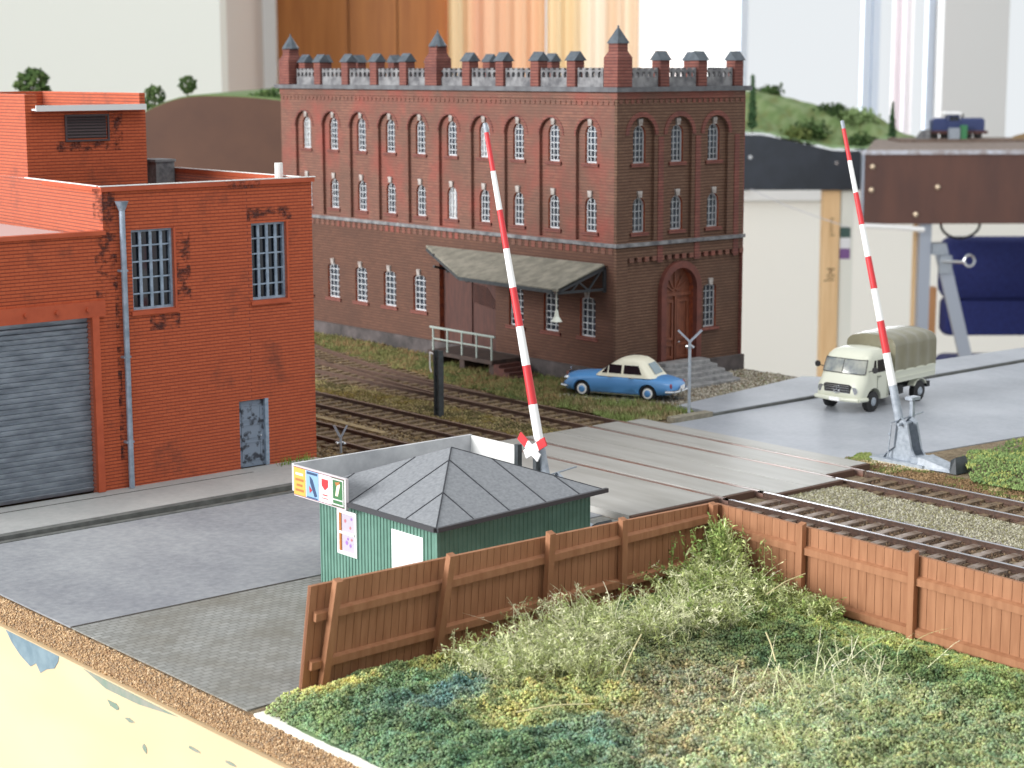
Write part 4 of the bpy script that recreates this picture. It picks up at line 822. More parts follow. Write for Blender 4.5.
# ================================================================== TRUCK
def truck():
    M_TC = mat('truck_cream', (206, 208, 192), .3, spec=.6); M_TARP = mat('tarpaulin', (132, 128, 106), .28, spec=.8, c2=(120, 116, 96), scale=1.5, bump=.15, bscale=3)
    ang = math.atan2(-.35, -3.36)
    t = thing('truck', 'cream flatbed truck with olive tarpaulin hood driving along the road', 'truck', (54.5, 43.48, .03), None, ang, 1.05)
    lv = [(.4, 2.44, .2, .9, .25), (.52, 2.52, .2, .93, .3), (.85, 2.5, .2, .94, .34), (1.1, 2.36, .2, .93, .36), (1.3, 2.26, .2, .915, .36), (1.78, 2.08, .2, .88, .36), (1.9, 2.02, .22, .85, .36), (2.02, 1.86, .26, .76, .34), (2.09, 1.6, .36, .6, .3), (2.12, 1.4, .5, .42, .25)]
    off = .35
    cab = M().loft([rrect(b+off, a, -wd, wd, r, z, 5) for z, a, b, wd, r in lv]).build('cab', M_TC, t, smooth=50)
    cut = M()
    for s in (-1, 1): cut.cyl((1.68, s*.62, .36), (1.68, s*1.2, .36), .47, n=26)
    boolean(cab, cut)
    def at(z):
        for a, b in zip(lv, lv[1:]):
            if a[0] <= z <= b[0]: f = (z-a[0])/(b[0]-a[0]); return a[1]+(b[1]-a[1])*f, a[3]+(b[3]-a[3])*f
    # windscreen wrapped round the front
    m = M(); v = []
    zs = (1.33, 1.56, 1.8)
    for z in zs:
        a, wd = at(z); r = .34
        pr = [(a-r*(1-math.sin(th)), (wd-r)+r*math.cos(th)) for th in [math.radians(q) for q in (35, 50, 65, 80, 90)]]
        row = [(x+.012, y+.006) for x, y in pr]+[(a+.014, 0)]+[(x+.012, -y-.006) for x, y in pr[::-1]]
        v += [(x, y, z) for x, y in row]
    k = 11
    fr = M()
    for row in (v[:11], v[22:]): fr.tube([V3 for V3 in row], .014, 5)
    fr.tube([v[5], v[27]], .014, 5); fr.tube([v[0], v[11], v[22]], .016, 5); fr.tube([v[10], v[21], v[32]], .016, 5); fr.build('screen_seal', M_BLACK, t)
    m.add(v, [(j*k+i, j*k+i+1, (j+1)*k+i+1, (j+1)*k+i) for j in range(2) for i in range(k-1)]); m.build('windscreen', mat('screen_glass', (104, 112, 116), .05, spec=.9, c2=(176, 176, 164), scale=1.3), t, smooth=True)
    for s in (-1, 1):
        for x0, x1, x2, x3 in ((1.72, 1.52, 1.52, 1.62), (1.44, .92, .92, 1.44)):
            z0, z1 = 1.34, 1.76; q = [(x0, s*(at(z0)[1]+.012), z0), (x1, s*(at(z0)[1]+.012), z0), (x2, s*(at(z1)[1]+.012), z1), (x3, s*(at(z1)[1]+.012), z1)]
            M().add(q+[(a, b-s*.03, c) for a, b, c in q], [(0, 1, 2, 3), (4, 5, 6, 7), (0, 1, 5, 4), (1, 2, 6, 5), (2, 3, 7, 6), (3, 0, 4, 7)]).build('side_window', M_DGLASS, t)
        m = M(); x = s*.945
        for a, b, c, d in ((.86, .45, .87, 1.9), (1.49, .8, 1.5, 1.85)): m.box(a, x-.012*1, b, c, x+.012, 1.25)
        m.box(1.3, x-.02, 1.18, 1.42, x+.03, 1.22); m.build('door_seam', mat('seam_grey', (150, 152, 142), .6), t)
        m = M().cyl((2.42, s*.66, .78), (2.5, s*.66, .78), .13, n=14); m.build('headlamp', M_CHROME, t)
        m = M().tube([(1.95, s*.84, 1.4), (2.0, s*1.15, 1.5)], .015, 5); m.cyl((1.98, s*1.16, 1.5), (2.02, s*1.16, 1.5), .11, n=10); m.build('mirror', M_BLACK, t)
    g = M().plate([(-.5, .62), (.5, .62), (.56, .92), (.46, .98), (-.46, .98), (-.56, .92)], [], 0, .05, lambda u, v, w: (2.46+w, u, v)).build('grille', M_BLACK, t)
    m = M()
    for z in (.69, .77, .85, .92): m.box(2.5, -.48, z, 2.525, .48, z+.02)
    m.plate([(.15*math.cos(2*PI*i/20), .8+.15*math.sin(2*PI*i/20)) for i in range(20)], [[(.125*math.cos(2*PI*i/20), .8+.125*math.sin(2*PI*i/20)) for i in range(20)]], .07, .09, lambda u, v, w: (2.46+w, u, v))
    for a in (90, 210, 330): A = math.radians(a); m.beam((2.54, 0, .8), (2.54, .13*math.cos(A), .8+.13*math.sin(A)), .03, .03, upv=(1, 0, 0))
    m.build('badge', M_CHROME, g)
    M().tube([(2.1, -.95, .48), (2.5, -.86, .48), (2.6, -.4, .48), (2.6, .4, .48), (2.5, .86, .48), (2.1, .95, .48)], .075, 8).build('bumper', M_TC, t, smooth=True)
    M().box(2.66, -.2, .42, 2.69, .2, .54).build('number_plate', M_WHP, t)
    m = M().box(-2.0, -.5, .5, .5, .5, .72); m.box(-1.95, .55, .45, -1.75, .9, .65); m.box(-.3, .5, .4, .35, .85, .7); m.box(-.3, -.85, .4, .35, -.5, .7); m.build('chassis', M_BLACK, t)
    m = M().box(-2.15, -.98, .85, .5, .98, .95); m.box(-2.15, -.98, .95, .5, -.94, 1.28); m.box(-2.15, .94, .95, .5, .98, 1.28); m.box(-2.15, -.94, .95, -2.1, .94, 1.28)
    m.box(-2.15, .98, .98, .5, 1.0, 1.03); m.box(-2.15, .98, 1.2, .5, 1.0, 1.25); m.build('side_board', M_TC, t)
    # tarpaulin: arched cross-section with faint bows between hoops
    rings = []
    for i in range(17):
        x = .5-2.66*i/16; bow = .02*math.cos(i/16*8*PI); hw = .97+bow; zt = 2.46+bow-(.06 if i in (0, 16) else 0); z0 = 1.24; r = .34
        prof = [(-hw, z0), (-hw, zt-r)]+[(-hw+r-r*math.cos(a), zt-r+r*math.sin(a)*.95) for a in (.3, .6, .9, 1.2)]+[(-hw*.4, zt+.04), (0, zt+.06), (hw*.4, zt+.04)]+[(hw-r+r*math.cos(a), zt-r+r*math.sin(a)*.95) for a in (1.2, .9, .6, .3)]+[(hw, zt-r), (hw, z0)]
        rings.append([(x, y, z) for y, z in prof])
    M().loft(rings).build('tarpaulin', M_TARP, t, smooth=50)
    for x in (1.68, -1.27):
        for s in (-1, 1): wheel(x, s*.8, .36, .2, s, t, M_GREYM, M_RUBBER)
    for s in (-1, 1):
        m = M()
        for a in range(30, 151, 15):
            A = math.radians(a); B2 = math.radians(a+15)
            if a < 150: m.hexa([(-1.27+.44*math.cos(A), s*.66, .36+.44*math.sin(A)), (-1.27+.44*math.cos(B2), s*.66, .36+.44*math.sin(B2)), (-1.27+.44*math.cos(B2), s*.94, .36+.44*math.sin(B2)), (-1.27+.44*math.cos(A), s*.94, .36+.44*math.sin(A))],
                               [(-1.27+.47*math.cos(A), s*.66, .36+.47*math.sin(A)), (-1.27+.47*math.cos(B2), s*.66, .36+.47*math.sin(B2)), (-1.27+.47*math.cos(B2), s*.94, .36+.47*math.sin(B2)), (-1.27+.47*math.cos(A), s*.94, .36+.47*math.sin(A))])
        m.build('mudguard', M_TC, t)
truck()
#=VEG
# ================================================================== VEGETATION
def fastmesh(name, V_, F_, colr, mt, **k):
    """V_ (n,3), F_ (m,3) triangles, colr (n,3) linear pigment"""
    me = bpy.data.meshes.new(name); off = np.array([V_[:, 0].mean(), V_[:, 1].mean(), 0.0]); V_ = V_-off
    me.vertices.add(len(V_)); me.vertices.foreach_set('co', V_.astype(np.float32).ravel())
    me.loops.add(F_.size); me.loops.foreach_set('vertex_index', F_.astype(np.int32).ravel())
    me.polygons.add(len(F_)); me.polygons.foreach_set('loop_start', np.arange(0, F_.size, 3, dtype=np.int32)); me.polygons.foreach_set('loop_total', np.full(len(F_), 3, np.int32))
    me.update(calc_edges=True); me.validate()
    at = me.color_attributes.new('pigment', 'FLOAT_COLOR', 'POINT'); at.data.foreach_set('color', np.concatenate([colr, np.ones((len(colr), 1))], 1).astype(np.float32).ravel())
    me.materials.append(mt); o = bpy.data.objects.new(name, me); COL.objects.link(o); o.location = tuple(off)
    return props(o, k.get('label'), k.get('cat'), k.get('group'), k.get('kind'))
M_FOL = attrmat('foliage', .85)
L3 = lambda c: np.array(lin(c)[:3])
def clumps(P, R, C, jit=.5):
    """little rough octahedral foam crumbs at P (n,3), radius R (n), colour C (n,3)"""
    n = len(P); base = np.array([(1, 0, 0), (0, 1, 0), (-1, 0, 0), (0, -1, 0), (0, 0, 1), (0, 0, -1)], float)
    V_ = P[:, None, :]+base[None]*R[:, None, None]*(1+RNG.uniform(-jit, jit, (n, 6, 1)))+RNG.normal(0, .25, (n, 6, 3))*R[:, None, None]
    F0 = np.array([(0, 1, 4), (1, 2, 4), (2, 3, 4), (3, 0, 4), (1, 0, 5), (2, 1, 5), (3, 2, 5), (0, 3, 5)])
    F_ = (F0[None]+np.arange(n)[:, None, None]*6).reshape(-1, 3)
    return V_.reshape(-1, 3), F_, np.repeat(C, 6, 0)
def blades(P, H, C, lean=.5, wd=.02):
    n = len(P); a = RNG.uniform(0, 2*PI, n); d = np.stack([np.cos(a), np.sin(a), np.zeros(n)], 1); s = np.stack([-np.sin(a), np.cos(a), np.zeros(n)], 1)
    tip = P+d*(H*RNG.uniform(0, lean, n))[:, None]+np.stack([np.zeros(n), np.zeros(n), H], 1)
    V_ = np.stack([P-s*wd, P+s*wd, tip], 1).reshape(-1, 3); return V_, np.arange(3*n).reshape(-1, 3), np.repeat(C, 3, 0)
def vnoise(x, y, s, seed=0):
    r = np.random.default_rng(seed); g = r.random((64, 64)); u = (x*s) % 63; v = (y*s) % 63; i = u.astype(int); j = v.astype(int); fu = u-i; fv = v-j
    fu = fu*fu*(3-2*fu); fv = fv*fv*(3-2*fv); i2 = (i+1) % 64; j2 = (j+1) % 64
    return g[i, j]*(1-fu)*(1-fv)+g[i2, j]*fu*(1-fv)+g[i, j2]*(1-fu)*fv+g[i2, j2]*fu*fv
# --- foreground overgrown corner
Z = [((20.2, 29.8), (180, 172, 72), 1.0), ((22.2, 29.6), (150, 156, 74), .9), ((19.9, 28.3), (104, 130, 80), 1.3), ((20.5, 27.6), (80, 116, 100), 1.0), ((21.7, 27.3), (82, 118, 108), .9), ((20.2, 26.2), (98, 126, 84), 1.2), ((21.5, 28.8), (102, 128, 78), 1.2),
     ((21.9, 26.0), (158, 162, 84), 1.0), ((23.6, 25.6), (156, 160, 84), 1.0), ((21.9, 24.2), (96, 126, 96), 1.1), ((20.5, 24.2), (96, 128, 84), 1.2), ((23.4, 23.7), (150, 148, 102), 1.1), ((26.0, 24.6), (146, 142, 98), 1.3), ((24.6, 22.6), (160, 168, 112), 1.1), ((25.6, 21.9), (150, 160, 110), 1.2),
     ((29.0, 25.4), (92, 112, 60), 1.5), ((27.8, 24.9), (92, 114, 66), 1.0), ((29.8, 22.4), (92, 116, 62), 1.4), ((30.4, 27.0), (140, 156, 76), 1.3), ((31.2, 25.0), (146, 160, 74), 1.2), ((31.0, 22.4), (140, 156, 70), 1.1), ((28.2, 22.2), (150, 162, 110), 1.1), ((27.0, 27.0), (120, 132, 80), 1.6),
     ((26, 29.6), (100, 130, 76), 1.2), ((29, 29.6), (104, 126, 64), 1.2), ((31.6, 29.5), (116, 140, 70), 1.2), ((24.3, 27.8), (140, 142, 84), 1.4), ((30.5, 20), (120, 140, 74), 1.4), ((27, 20), (130, 144, 90), 1.5)]
zp = np.array([z[0] for z in Z]); zc = np.array([L3(z[1]) for z in Z]); zr = np.array([z[2] for z in Z])
def hgt(x, y):
    h = .03+.16*vnoise(x, y, .9, 1)+.18*vnoise(x, y, 2.3, 2)+.2*vnoise(x, y, 3.6, 4)
    for cx_, cy_, r, a in ((26.0, 27.8, 2.0, .3), (29.6, 28.6, 2.0, .35), (31.6, 30.0, 1.0, .7), (31.0, 26.8, 1.5, .15)): h = h+a*np.exp(-((x-cx_)**2+(y-cy_)**2)/(2*(r*.55)**2))
    return h*np.clip((x-18.6)/.8, 0.15, 1)*np.clip((30.5-y)/1.3, .2, 1)*np.clip((32.1-x)/1.9+np.clip((y-28.5)/1.5, 0, 1), .12, 1)
def veg_pts(n):
    x = RNG.uniform(18.75, 32.25, n); y = RNG.uniform(15.5, 30.25, n); k = (y < 29.85+.03*(x-20)+.12) & ~((x > 32.0)) & ~((y > 29.3+.6*vnoise(x, y, 3, 31)) & (x < 19.9)); return x[k], y[k]
def zone_col(x, y):
    xx = x+.9*(vnoise(x, y, 1.1, 5)-.5)+.5*(vnoise(x, y, 3, 8)-.5); yy = y+.9*(vnoise(x, y, 1.1, 6)-.5)+.5*(vnoise(x, y, 3, 9)-.5)
    d = np.sqrt((xx[:, None]-zp[None, :, 0])**2+(yy[:, None]-zp[None, :, 1])**2)/zr[None]; wgt = np.exp(-d*d*2.6)+1e-9
    c = (wgt@zc)/wgt.sum(1, keepdims=True); g = c.mean(1, keepdims=True); return np.clip((c*.72+g*.28)*1.34*(.78+.5*vnoise(x, y, 3.1, 41)[:, None])*(1+.35*(vnoise(x, y, 5.7, 42)[:, None]-.5)*np.array([[1.2, .3, -.6]])), 0, 1)
# soil under the foam
gx, gy = np.meshgrid(np.linspace(18.7, 32.2, 90), np.linspace(15.2, 30.2, 100)); hh = hgt(gx, gy)*.7
V_ = np.stack([gx.ravel(), gy.ravel(), hh.ravel()], 1); ii = np.arange(99)[:, None]*90+np.arange(89)[None]; ii = ii.ravel()
F_ = np.concatenate([np.stack([ii, ii+1, ii+91], 1), np.stack([ii, ii+91, ii+90], 1)]); ok = (gy.ravel()[ii] < 29.5+.03*(gx.ravel()[ii]-20)) & ~((gx.ravel()[ii] < 20.0) & (gy.ravel()[ii] > 28.6)); F_ = F_[np.concatenate([ok, ok])]
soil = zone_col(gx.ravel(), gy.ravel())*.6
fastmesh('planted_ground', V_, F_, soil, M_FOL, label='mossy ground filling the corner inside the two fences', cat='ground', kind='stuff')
x, y = veg_pts(260000); c = zone_col(x, y)*RNG.uniform(.75, 1.35, (len(x), 1))*(1+RNG.normal(0, .06, (len(x), 3)))
P = np.stack([x, y, hgt(x, y)*(.72+.38*RNG.random(len(x)))+.05*vnoise(x, y, 9, 17)], 1); V_, F_, C = clumps(P, RNG.uniform(.013, .036, len(x)), np.clip(c, 0, 1))
fastmesh('foam_turf', V_, F_, C, M_FOL, label='crumbly green and yellow foam undergrowth covering the front corner', cat='undergrowth', kind='stuff')
# white plaster edge
m = M(); r_ = random.Random(4); pts = [(18.58, 16)]+[(18.58, 29.6)]+[(18.75+.35*r_.random(), 29.6-.35*i) for i in range(39)]
m.prism(pts, -.045, .045); m.build('plaster_edge', mat('plaster', (232, 230, 220), .8, bump=.4, bscale=9), label='white plaster edge strip between the cork and the green undergrowth', cat='edge strip')
# --- dried weeds: thin branching stalks with small pale leaves
def weeds(spots, n, name, label, hmin, hmax, cols, leaf=.05, nleaf=16, cat='weeds', arch=1.0, seed=0, z0=None, kind='stuff'):
    rng = np.random.default_rng(seed); Vv = []; Ff = []; Cc = []; b = 0; cols = np.array([L3(c) for c in cols]); sp = np.array([s[:4] for s in spots], float); pr = sp[:, 3]/sp[:, 3].sum()
    for i in range(n):
        s = sp[rng.choice(len(sp), p=pr)]; px, py = rng.normal(s[0], s[2]*.5), rng.normal(s[1], s[2]*.5)
        px = min(max(px, 18.95), 32.0); py = min(py, 30.0+.03*(px-20)-.05)
        H = rng.uniform(hmin, hmax); a = rng.uniform(0, 2*PI); L = rng.uniform(.1, 1.1)*H*arch; z = float(hgt(np.array([px]), np.array([py]))[0])*.7
        if py+math.sin(a)*L > 29.95: a = -abs(a if a < PI else 2*PI-a)
        if px+math.cos(a)*L > 31.95: a = PI-a*.3
        pts = []; K = 6; w1, w2 = rng.normal(0, .07, 2)
        for k in range(K+1):
            t = k/K; pts.append(np.array([px+math.cos(a)*L*t**1.3+w1*math.sin(3*t), py+math.sin(a)*L*t**1.3+w2*math.sin(4*t), z+H*(t-.38*t*t*arch)]))
        c = cols[rng.integers(len(cols))]*rng.uniform(.85, 1.5)
        rd = .011
        for k in range(K):
            p, q = pts[k], pts[k+1]; r0, r1 = rd*(1-.6*k/K), rd*(1-.6*(k+1)/K)
            tri = [(math.cos(t)*1., math.sin(t)*1.) for t in (0, 2.09, 4.19)]
            Vv += [(p[0]+u*r0, p[1]+v*r0, p[2]) for u, v in tri]+[(q[0]+u*r1, q[1]+v*r1, q[2]+.001) for u, v in tri]
            for j in range(3): j2 = (j+1) % 3; Ff += [(b+j, b+j2, b+3+j2), (b+j, b+3+j2, b+3+j)]
            Cc += [c]*6; b += 6
        for k in range(nleaf):
            t = rng.uniform(.15, 1)*K; j = min(int(t), K-1); p = pts[j]+(pts[j+1]-pts[j])*(t-j)
            o1 = rng.normal(0, .055, 3); s1 = leaf*rng.uniform(.5, 1.3); d1 = rng.normal(0, 1, 3); d1 /= np.linalg.norm(d1); d2 = np.cross(d1, rng.normal(0, 1, 3)); d2 /= np.linalg.norm(d2)+1e-6
            e = p+o1; cc = np.clip(c*rng.uniform(.85, 1.35), 0, 1)
            Vv += [tuple(p), tuple(e-d2*s1*.4), tuple(e+d1*s1), tuple(e+d2*s1*.4)]; Ff += [(b, b+1, b+3), (b+1, b+2, b+3)]; Cc += [cc]*4; b += 4
    fastmesh(name, np.array(Vv), np.array(Ff), np.array(Cc), M_FOL, label=label, cat=cat, kind=kind)
PALE = [(190, 194, 150), (164, 174, 122), (150, 158, 100), (206, 206, 170), (140, 150, 96)]
GRN = [(132, 146, 84), (158, 166, 108), (180, 186, 138), (112, 130, 70)]
weeds([(23.3, 27.6, .5, 1.6), (23.0, 28.2, .4, .7), (24.4, 27.9, .7, 2), (25.8, 28.5, .8, 3), (25.2, 27.2, .8, 2.5), (23.5, 27.2, .5, 1), (26.8, 27.2, .7, 1.6), (24.3, 26.6, .6, 1.2)], 900, 'dried_weeds', 'pale dried weeds heaped before the middle posts of the long fence', .35, 1.4, PALE, .034, 22, seed=1)
weeds([(27.9, 27.6, .7, 1.6), (30.2, 29.0, .7, 2.5), (30.7, 28.2, .8, 2), (28.8, 27.2, .6, 1.5), (29.4, 28.4, .6, 1)], 800, 'leafy_weeds', 'green leafy weeds heaped left of the fence corner', .3, 1.15, PALE+GRN, .045, 24, seed=2)
weeds([(32.05, 30.15, .08, 2.2), (31.9, 29.9, .25, 1), (31.3, 29.4, .8, 1.6)], 230, 'climbing_weeds', 'green weeds climbing up the fence corner post', .7, 1.75, GRN+[(140, 164, 96)], .055, 26, arch=.35, seed=3)
weeds([(31.5, 28.0, .5, 2), (31.4, 26.6, .5, 2), (30.9, 27.4, .7, 1.5)], 480, 'fence_weeds', 'bushy weeds leaning on the right-hand fence near its first post', .3, .8, GRN+PALE[:3], .045, 24, seed=4)
weeds([(25.6, 22.3, 1.5, 2), (28.0, 22.6, 1.2, 2), (24.6, 21.6, 1.2, 1.5), (27.2, 23.4, .9, 1)], 420, 'pale_grass', 'pale feathery grass along the lower right front', .2, .55, [(170, 180, 130), (186, 192, 150), (150, 162, 110)], .03, 8, seed=5)
STRAW = [(214, 214, 176), (196, 202, 156), (180, 190, 136), (222, 218, 190)]
weeds([(25.6, 28.2, 1.0, 2), (24.6, 27.2, .9, 2), (26.9, 27.4, .8, 2), (28.4, 27.4, .9, 1.5), (30.3, 28.6, .9, 1), (26.2, 23.0, 1.4, .5), (28.6, 23.2, 1.0, .4), (23.6, 27.6, .7, 1)], 900, 'straw_grass', 'long straw coloured stalks sticking out of the weeds', .4, 1.35, STRAW, .02, 3, seed=6)
# loose straw stalks
for (a, b) in (((21.6, 25.4, .5), (22.9, 24.7, .55)), ((24.3, 25.4, .6), (25.6, 26.2, 1.0)), ((27.5, 24.3, .5), (28.2, 25.2, .75)), ((30.2, 27.0, .8), (31.6, 27.1, 1.0))):
    M().tube([a, tuple((p+q)/2+(.06 if i == 2 else 0) for i, (p, q) in enumerate(zip(a, b))), b], .014, 5).build('straw_stalk', mat('straw', (206, 196, 150), .7), label='loose pale straw stalk lying on the undergrowth', cat='straw', group='straw stalks on the undergrowth')
# --- grass strips
def grass(name, label, sampler, n, h, cols, rc=(.02, .05), hz=.0, wd=.02, crumbs=.65):
    x, y = sampler(n); cols = np.array([L3(c) for c in cols]); i = np.clip((vnoise(x, y, 1.6, 12)*len(cols)+RNG.normal(0, .35, len(x))).astype(int), 0, len(cols)-1)
    c = np.clip(cols[i]*RNG.uniform(.75, 1.3, (len(x), 1)), 0, 1); zz = hz*vnoise(x, y, .8, 3)
    P = np.stack([x, y, zz], 1); k = int(len(x)*crumbs)
    a = clumps(P[:k]+np.array([0, 0, .02]), RNG.uniform(rc[0], rc[1], k), c[:k]); b = blades(P[k:], RNG.uniform(.4, 1, len(x)-k)*h, c[k:], 1.0, wd)
    V_ = np.concatenate([a[0], b[0]]); F_ = np.concatenate([a[1], b[1]+len(a[0])]); C = np.concatenate([a[2], b[2]])
    fastmesh(name, V_, F_, C, M_FOL, label=label, cat='grass', kind='stuff')
def poly_sampler(poly):
    P = np.array(poly)
    def s(n):
        x = RNG.uniform(P[:, 0].min(), P[:, 0].max(), n*2); y = RNG.uniform(P[:, 1].min(), P[:, 1].max(), n*2)
        x2 = x+.5*(vnoise(x, y, 2, 21)-.5); y2 = y+.5*(vnoise(x, y, 2, 22)-.5); ins = np.zeros(len(x), bool); j = len(P)-1
        for i in range(len(P)):
            c = ((P[i, 1] > y2) != (P[j, 1] > y2)) & (x2 < (P[j, 0]-P[i, 0])*(y2-P[i, 1])/(P[j, 1]-P[i, 1]+1e-12)+P[i, 0]); ins ^= c; j = i
        return x[ins][:n], y[ins][:n]
    return s
DG = [(92, 104, 62), (112, 112, 68), (126, 122, 80), (134, 112, 78), (96, 112, 66)]
grass('grass_bank', 'green grass bank between the tracks and the brick mill', poly_sampler([(45.3, 49.5), (46.3, 48.6), (49.3, 53), (49.3, 76), (48.3, 76), (46.6, 66), (45.3, 58), (44.7, 52)]), 30000, .22, DG, hz=.1)
grass('grass_tuft', 'bright green grass beside the track in front of the blue car', poly_sampler([(44.9, 46.3), (46.3, 45.95), (47.9, 46.6), (47.9, 49.1), (46.6, 51.2), (45.0, 50.6), (44.6, 48.0)]), 14000, .26, [(126, 140, 84), (140, 154, 96), (120, 122, 78), (146, 130, 96), (160, 156, 118)], hz=.12)
grass('roadside_grass', 'green grass bank right of the far barrier stand', poly_sampler([(46.9, 34.0), (48.8, 35.4), (56, 35.0), (66, 34), (70, 24), (46, 24), (45.6, 30), (45.8, 33)]), 75000, .15, [(124, 146, 92), (136, 158, 98), (108, 132, 82), (158, 166, 98), (116, 142, 90)], hz=.35)
grass('dry_verge', 'brown dry verge between the far track and the barrier footing', poly_sampler([(44.9, 20), (45.9, 20), (46.2, 34.5), (46.2, 38.0), (45.1, 37.2), (44.8, 33)]), 9000, .1, [(150, 124, 92), (128, 104, 76), (110, 116, 66), (168, 150, 112)])
grass('barrier_grass', 'small grass patch at the road edge before the far barrier', poly_sampler([(45.5, 37.3), (46.9, 38.0), (47.0, 37.5), (46.0, 37.0)]), 1000, .1, [(120, 140, 70), (140, 150, 90)])
grass('track_weeds', 'yellowish dry weeds between the left-hand tracks', poly_sampler([(40.3, 46.6), (42.2, 46.6), (42.1, 56), (41.6, 70), (40.3, 74)]), 14000, .12, [(128, 112, 62), (110, 100, 60), (146, 134, 92), (92, 86, 56)])
grass('gravel_weeds', 'thin greenish weeds scattered on the gravel by the stone steps', poly_sampler([(50.3, 48.2), (56.5, 49.0), (56.6, 51.9), (55.6, 51.9), (54.6, 49.9)]), 2500, .12, [(140, 142, 104), (120, 128, 88), (160, 156, 130)])
grass('doorstep_weeds', 'small tuft of green weeds at the foot of the orange building', poly_sampler([(31.3, 47.9), (32.6, 47.7), (32.7, 48.35), (31.3, 48.38)]), 350, .45, [(130, 158, 74), (110, 138, 60)], crumbs=.5)
def stones(name, label, sampler, n, cols, r=(.03, .07), z=.06):
    x, y = sampler(n); cols = np.array([L3(c) for c in cols]); c = cols[RNG.integers(len(cols), size=len(x))]*RNG.uniform(.8, 1.2, (len(x), 1))
    V_, F_, C = clumps(np.stack([x, y, np.full(len(x), z)], 1), RNG.uniform(r[0], r[1], len(x)), np.clip(c, 0, 1), .3); fastmesh(name, V_, F_, C, M_FOL, label=label, cat='ballast', kind='stuff')
BC = [(170, 164, 150), (142, 134, 120), (116, 108, 96), (190, 184, 172), (128, 112, 92)]
stones('track_ballast', 'grey ballast stones between the two right-hand tracks', poly_sampler([(40.2, 19), (42.4, 19), (42.4, 35.2), (40.2, 35.6)]), 16000, [(172, 168, 146), (150, 146, 124), (128, 122, 104), (186, 182, 164), (140, 136, 100)], (.02, .045), z=.07)
BR = [(104, 84, 68), (84, 68, 54), (124, 104, 84), (72, 58, 48)]
stones('brown_ballast', 'brown ballast crumbs around the right-hand rails', poly_sampler([(36.5, 19), (45, 19), (45, 35.4), (36.5, 35.4)]), 14000, BR, z=.0)
stones('yard_ballast', 'brown ballast crumbs around the left-hand tracks', poly_sampler([(33.4, 46.8), (45.2, 46.8), (46.5, 66), (48, 77), (33.4, 77)]), 26000, [(132, 112, 82), (110, 92, 68), (150, 132, 100), (92, 78, 58)], z=.0)
stones('gravel_stones', 'pale gravel stones around the blue car and steps', poly_sampler([(46.4, 47.9), (48.2, 47.8), (56.5, 49.0), (56.6, 52.0), (46.7, 52.4)]), 7000, BC, z=.03)

cn = 20000; y = RNG.uniform(17, 60, cn); z = RNG.uniform(-.62, -.0, cn); cc = np.array([L3(c) for c in [(198, 168, 130), (180, 148, 112), (162, 130, 98), (150, 132, 112), (206, 180, 146)]])[RNG.integers(5, size=cn)]
V_, F_, C = clumps(np.stack([18.56-RNG.uniform(0, .03, cn), y, z], 1), RNG.uniform(.012, .03, cn), cc); fastmesh('cork_crumbs', V_, F_, C, M_FOL, label='rough crumbly cork along the front edge of the board', cat='cork', kind='stuff')
#=BACK
# ================================================================== OTHER LAYOUT MODULES IN THE ROOM
def blobtree(name, label, base, h, rad, cols, trunk=True, n=500, conic=False, group=None):
    t = thing(name, label, 'tree', base, group); bx, by, bz = base
    k = RNG.uniform(0, 1, n); a = RNG.uniform(0, 2*PI, n)
    if conic: z = bz+h*(.1+.9*k); rr = rad*(1-k)**.8*np.sqrt(RNG.uniform(.1, 1, n))
    else:
        d = RNG.normal(0, 1, (n, 3)); d /= np.linalg.norm(d, axis=1)[:, None]; s = RNG.uniform(.55, 1, n)**.5; z = bz+h*.62+d[:, 2]*h*.38*s
        lump = 1+.25*np.sin(a*3)+.15*np.cos(a*5+k*6); rr = None
    if conic: P = np.stack([bx+rr*np.cos(a), by+rr*np.sin(a), z], 1)
    else: P = np.stack([bx+d[:, 0]*rad*s*(1+.3*np.sin(d[:, 2]*7+d[:, 0]*5)), by+d[:, 1]*rad*s, z], 1)
    cc = np.array([L3(c) for c in cols])[RNG.integers(len(cols), size=n)]*RNG.uniform(.7, 1.3, (n, 1))
    V_, F_, C = clumps(P, RNG.uniform(.08, .16, n)*max(rad, h*.2)*1.1, np.clip(cc, 0, 1))
    o = fastmesh('crown', V_, F_, C, M_FOL); o.parent = t; o.location = Vector(o.location)-Vector(base)
    M().cyl(base, (bx, by, bz+h*.6), .12*rad, .05*rad, 7).build('trunk', mat('bark', (84, 66, 48), .9), t)
    return t
# brown profile board with hill
M_HARD = mat('brown_hardboard', (86, 56, 40), .5, c2=(76, 48, 35), scale=.2)
def prof_z(r): # hill outline by lateral position at d=160
    return 9.95-.0586*(r+26)**2 if r < -26 else 9.95-((r+26)/9)**2*.75
rs = np.linspace(-37, -14, 24); out = [(r, max(prof_z(r), 7.4)) for r in rs]
hm = M().prism([(-37, -9.5)]+out+[(-14, -9.5)], 160, 160.8, 0, lambda a, b, c: RM(a, c, b)).build('module_end_board', M_HARD, label='brown hardboard end panel with rounded hill outline left of the brick mill', cat='board')
m = M().prism([(-36.9, 6.6)]+[(r, z-.12+.25) for r, z in out]+[(-14.1, 6.6)], 160.85, 205, 0, lambda a, b, c: RM(a, c, b)); m.build('model_hill', mat('hill_green', (120, 140, 92), .9, c2=(96, 118, 70), scale=.5, bump=.5, bscale=3), label='low green model hill behind the brown end panel', cat='hill')
m = M(); [rbox(m, a, a+2, 162, 164, FLOOR+.02, 6.5) for a in (-36, -17)]; m.build('trestle', mat('leg_pine', (206, 168, 116), .6), label='pine trestle under the brown hardboard module', cat='trestle')
TC = [(70, 92, 50), (54, 76, 40), (86, 104, 62)]
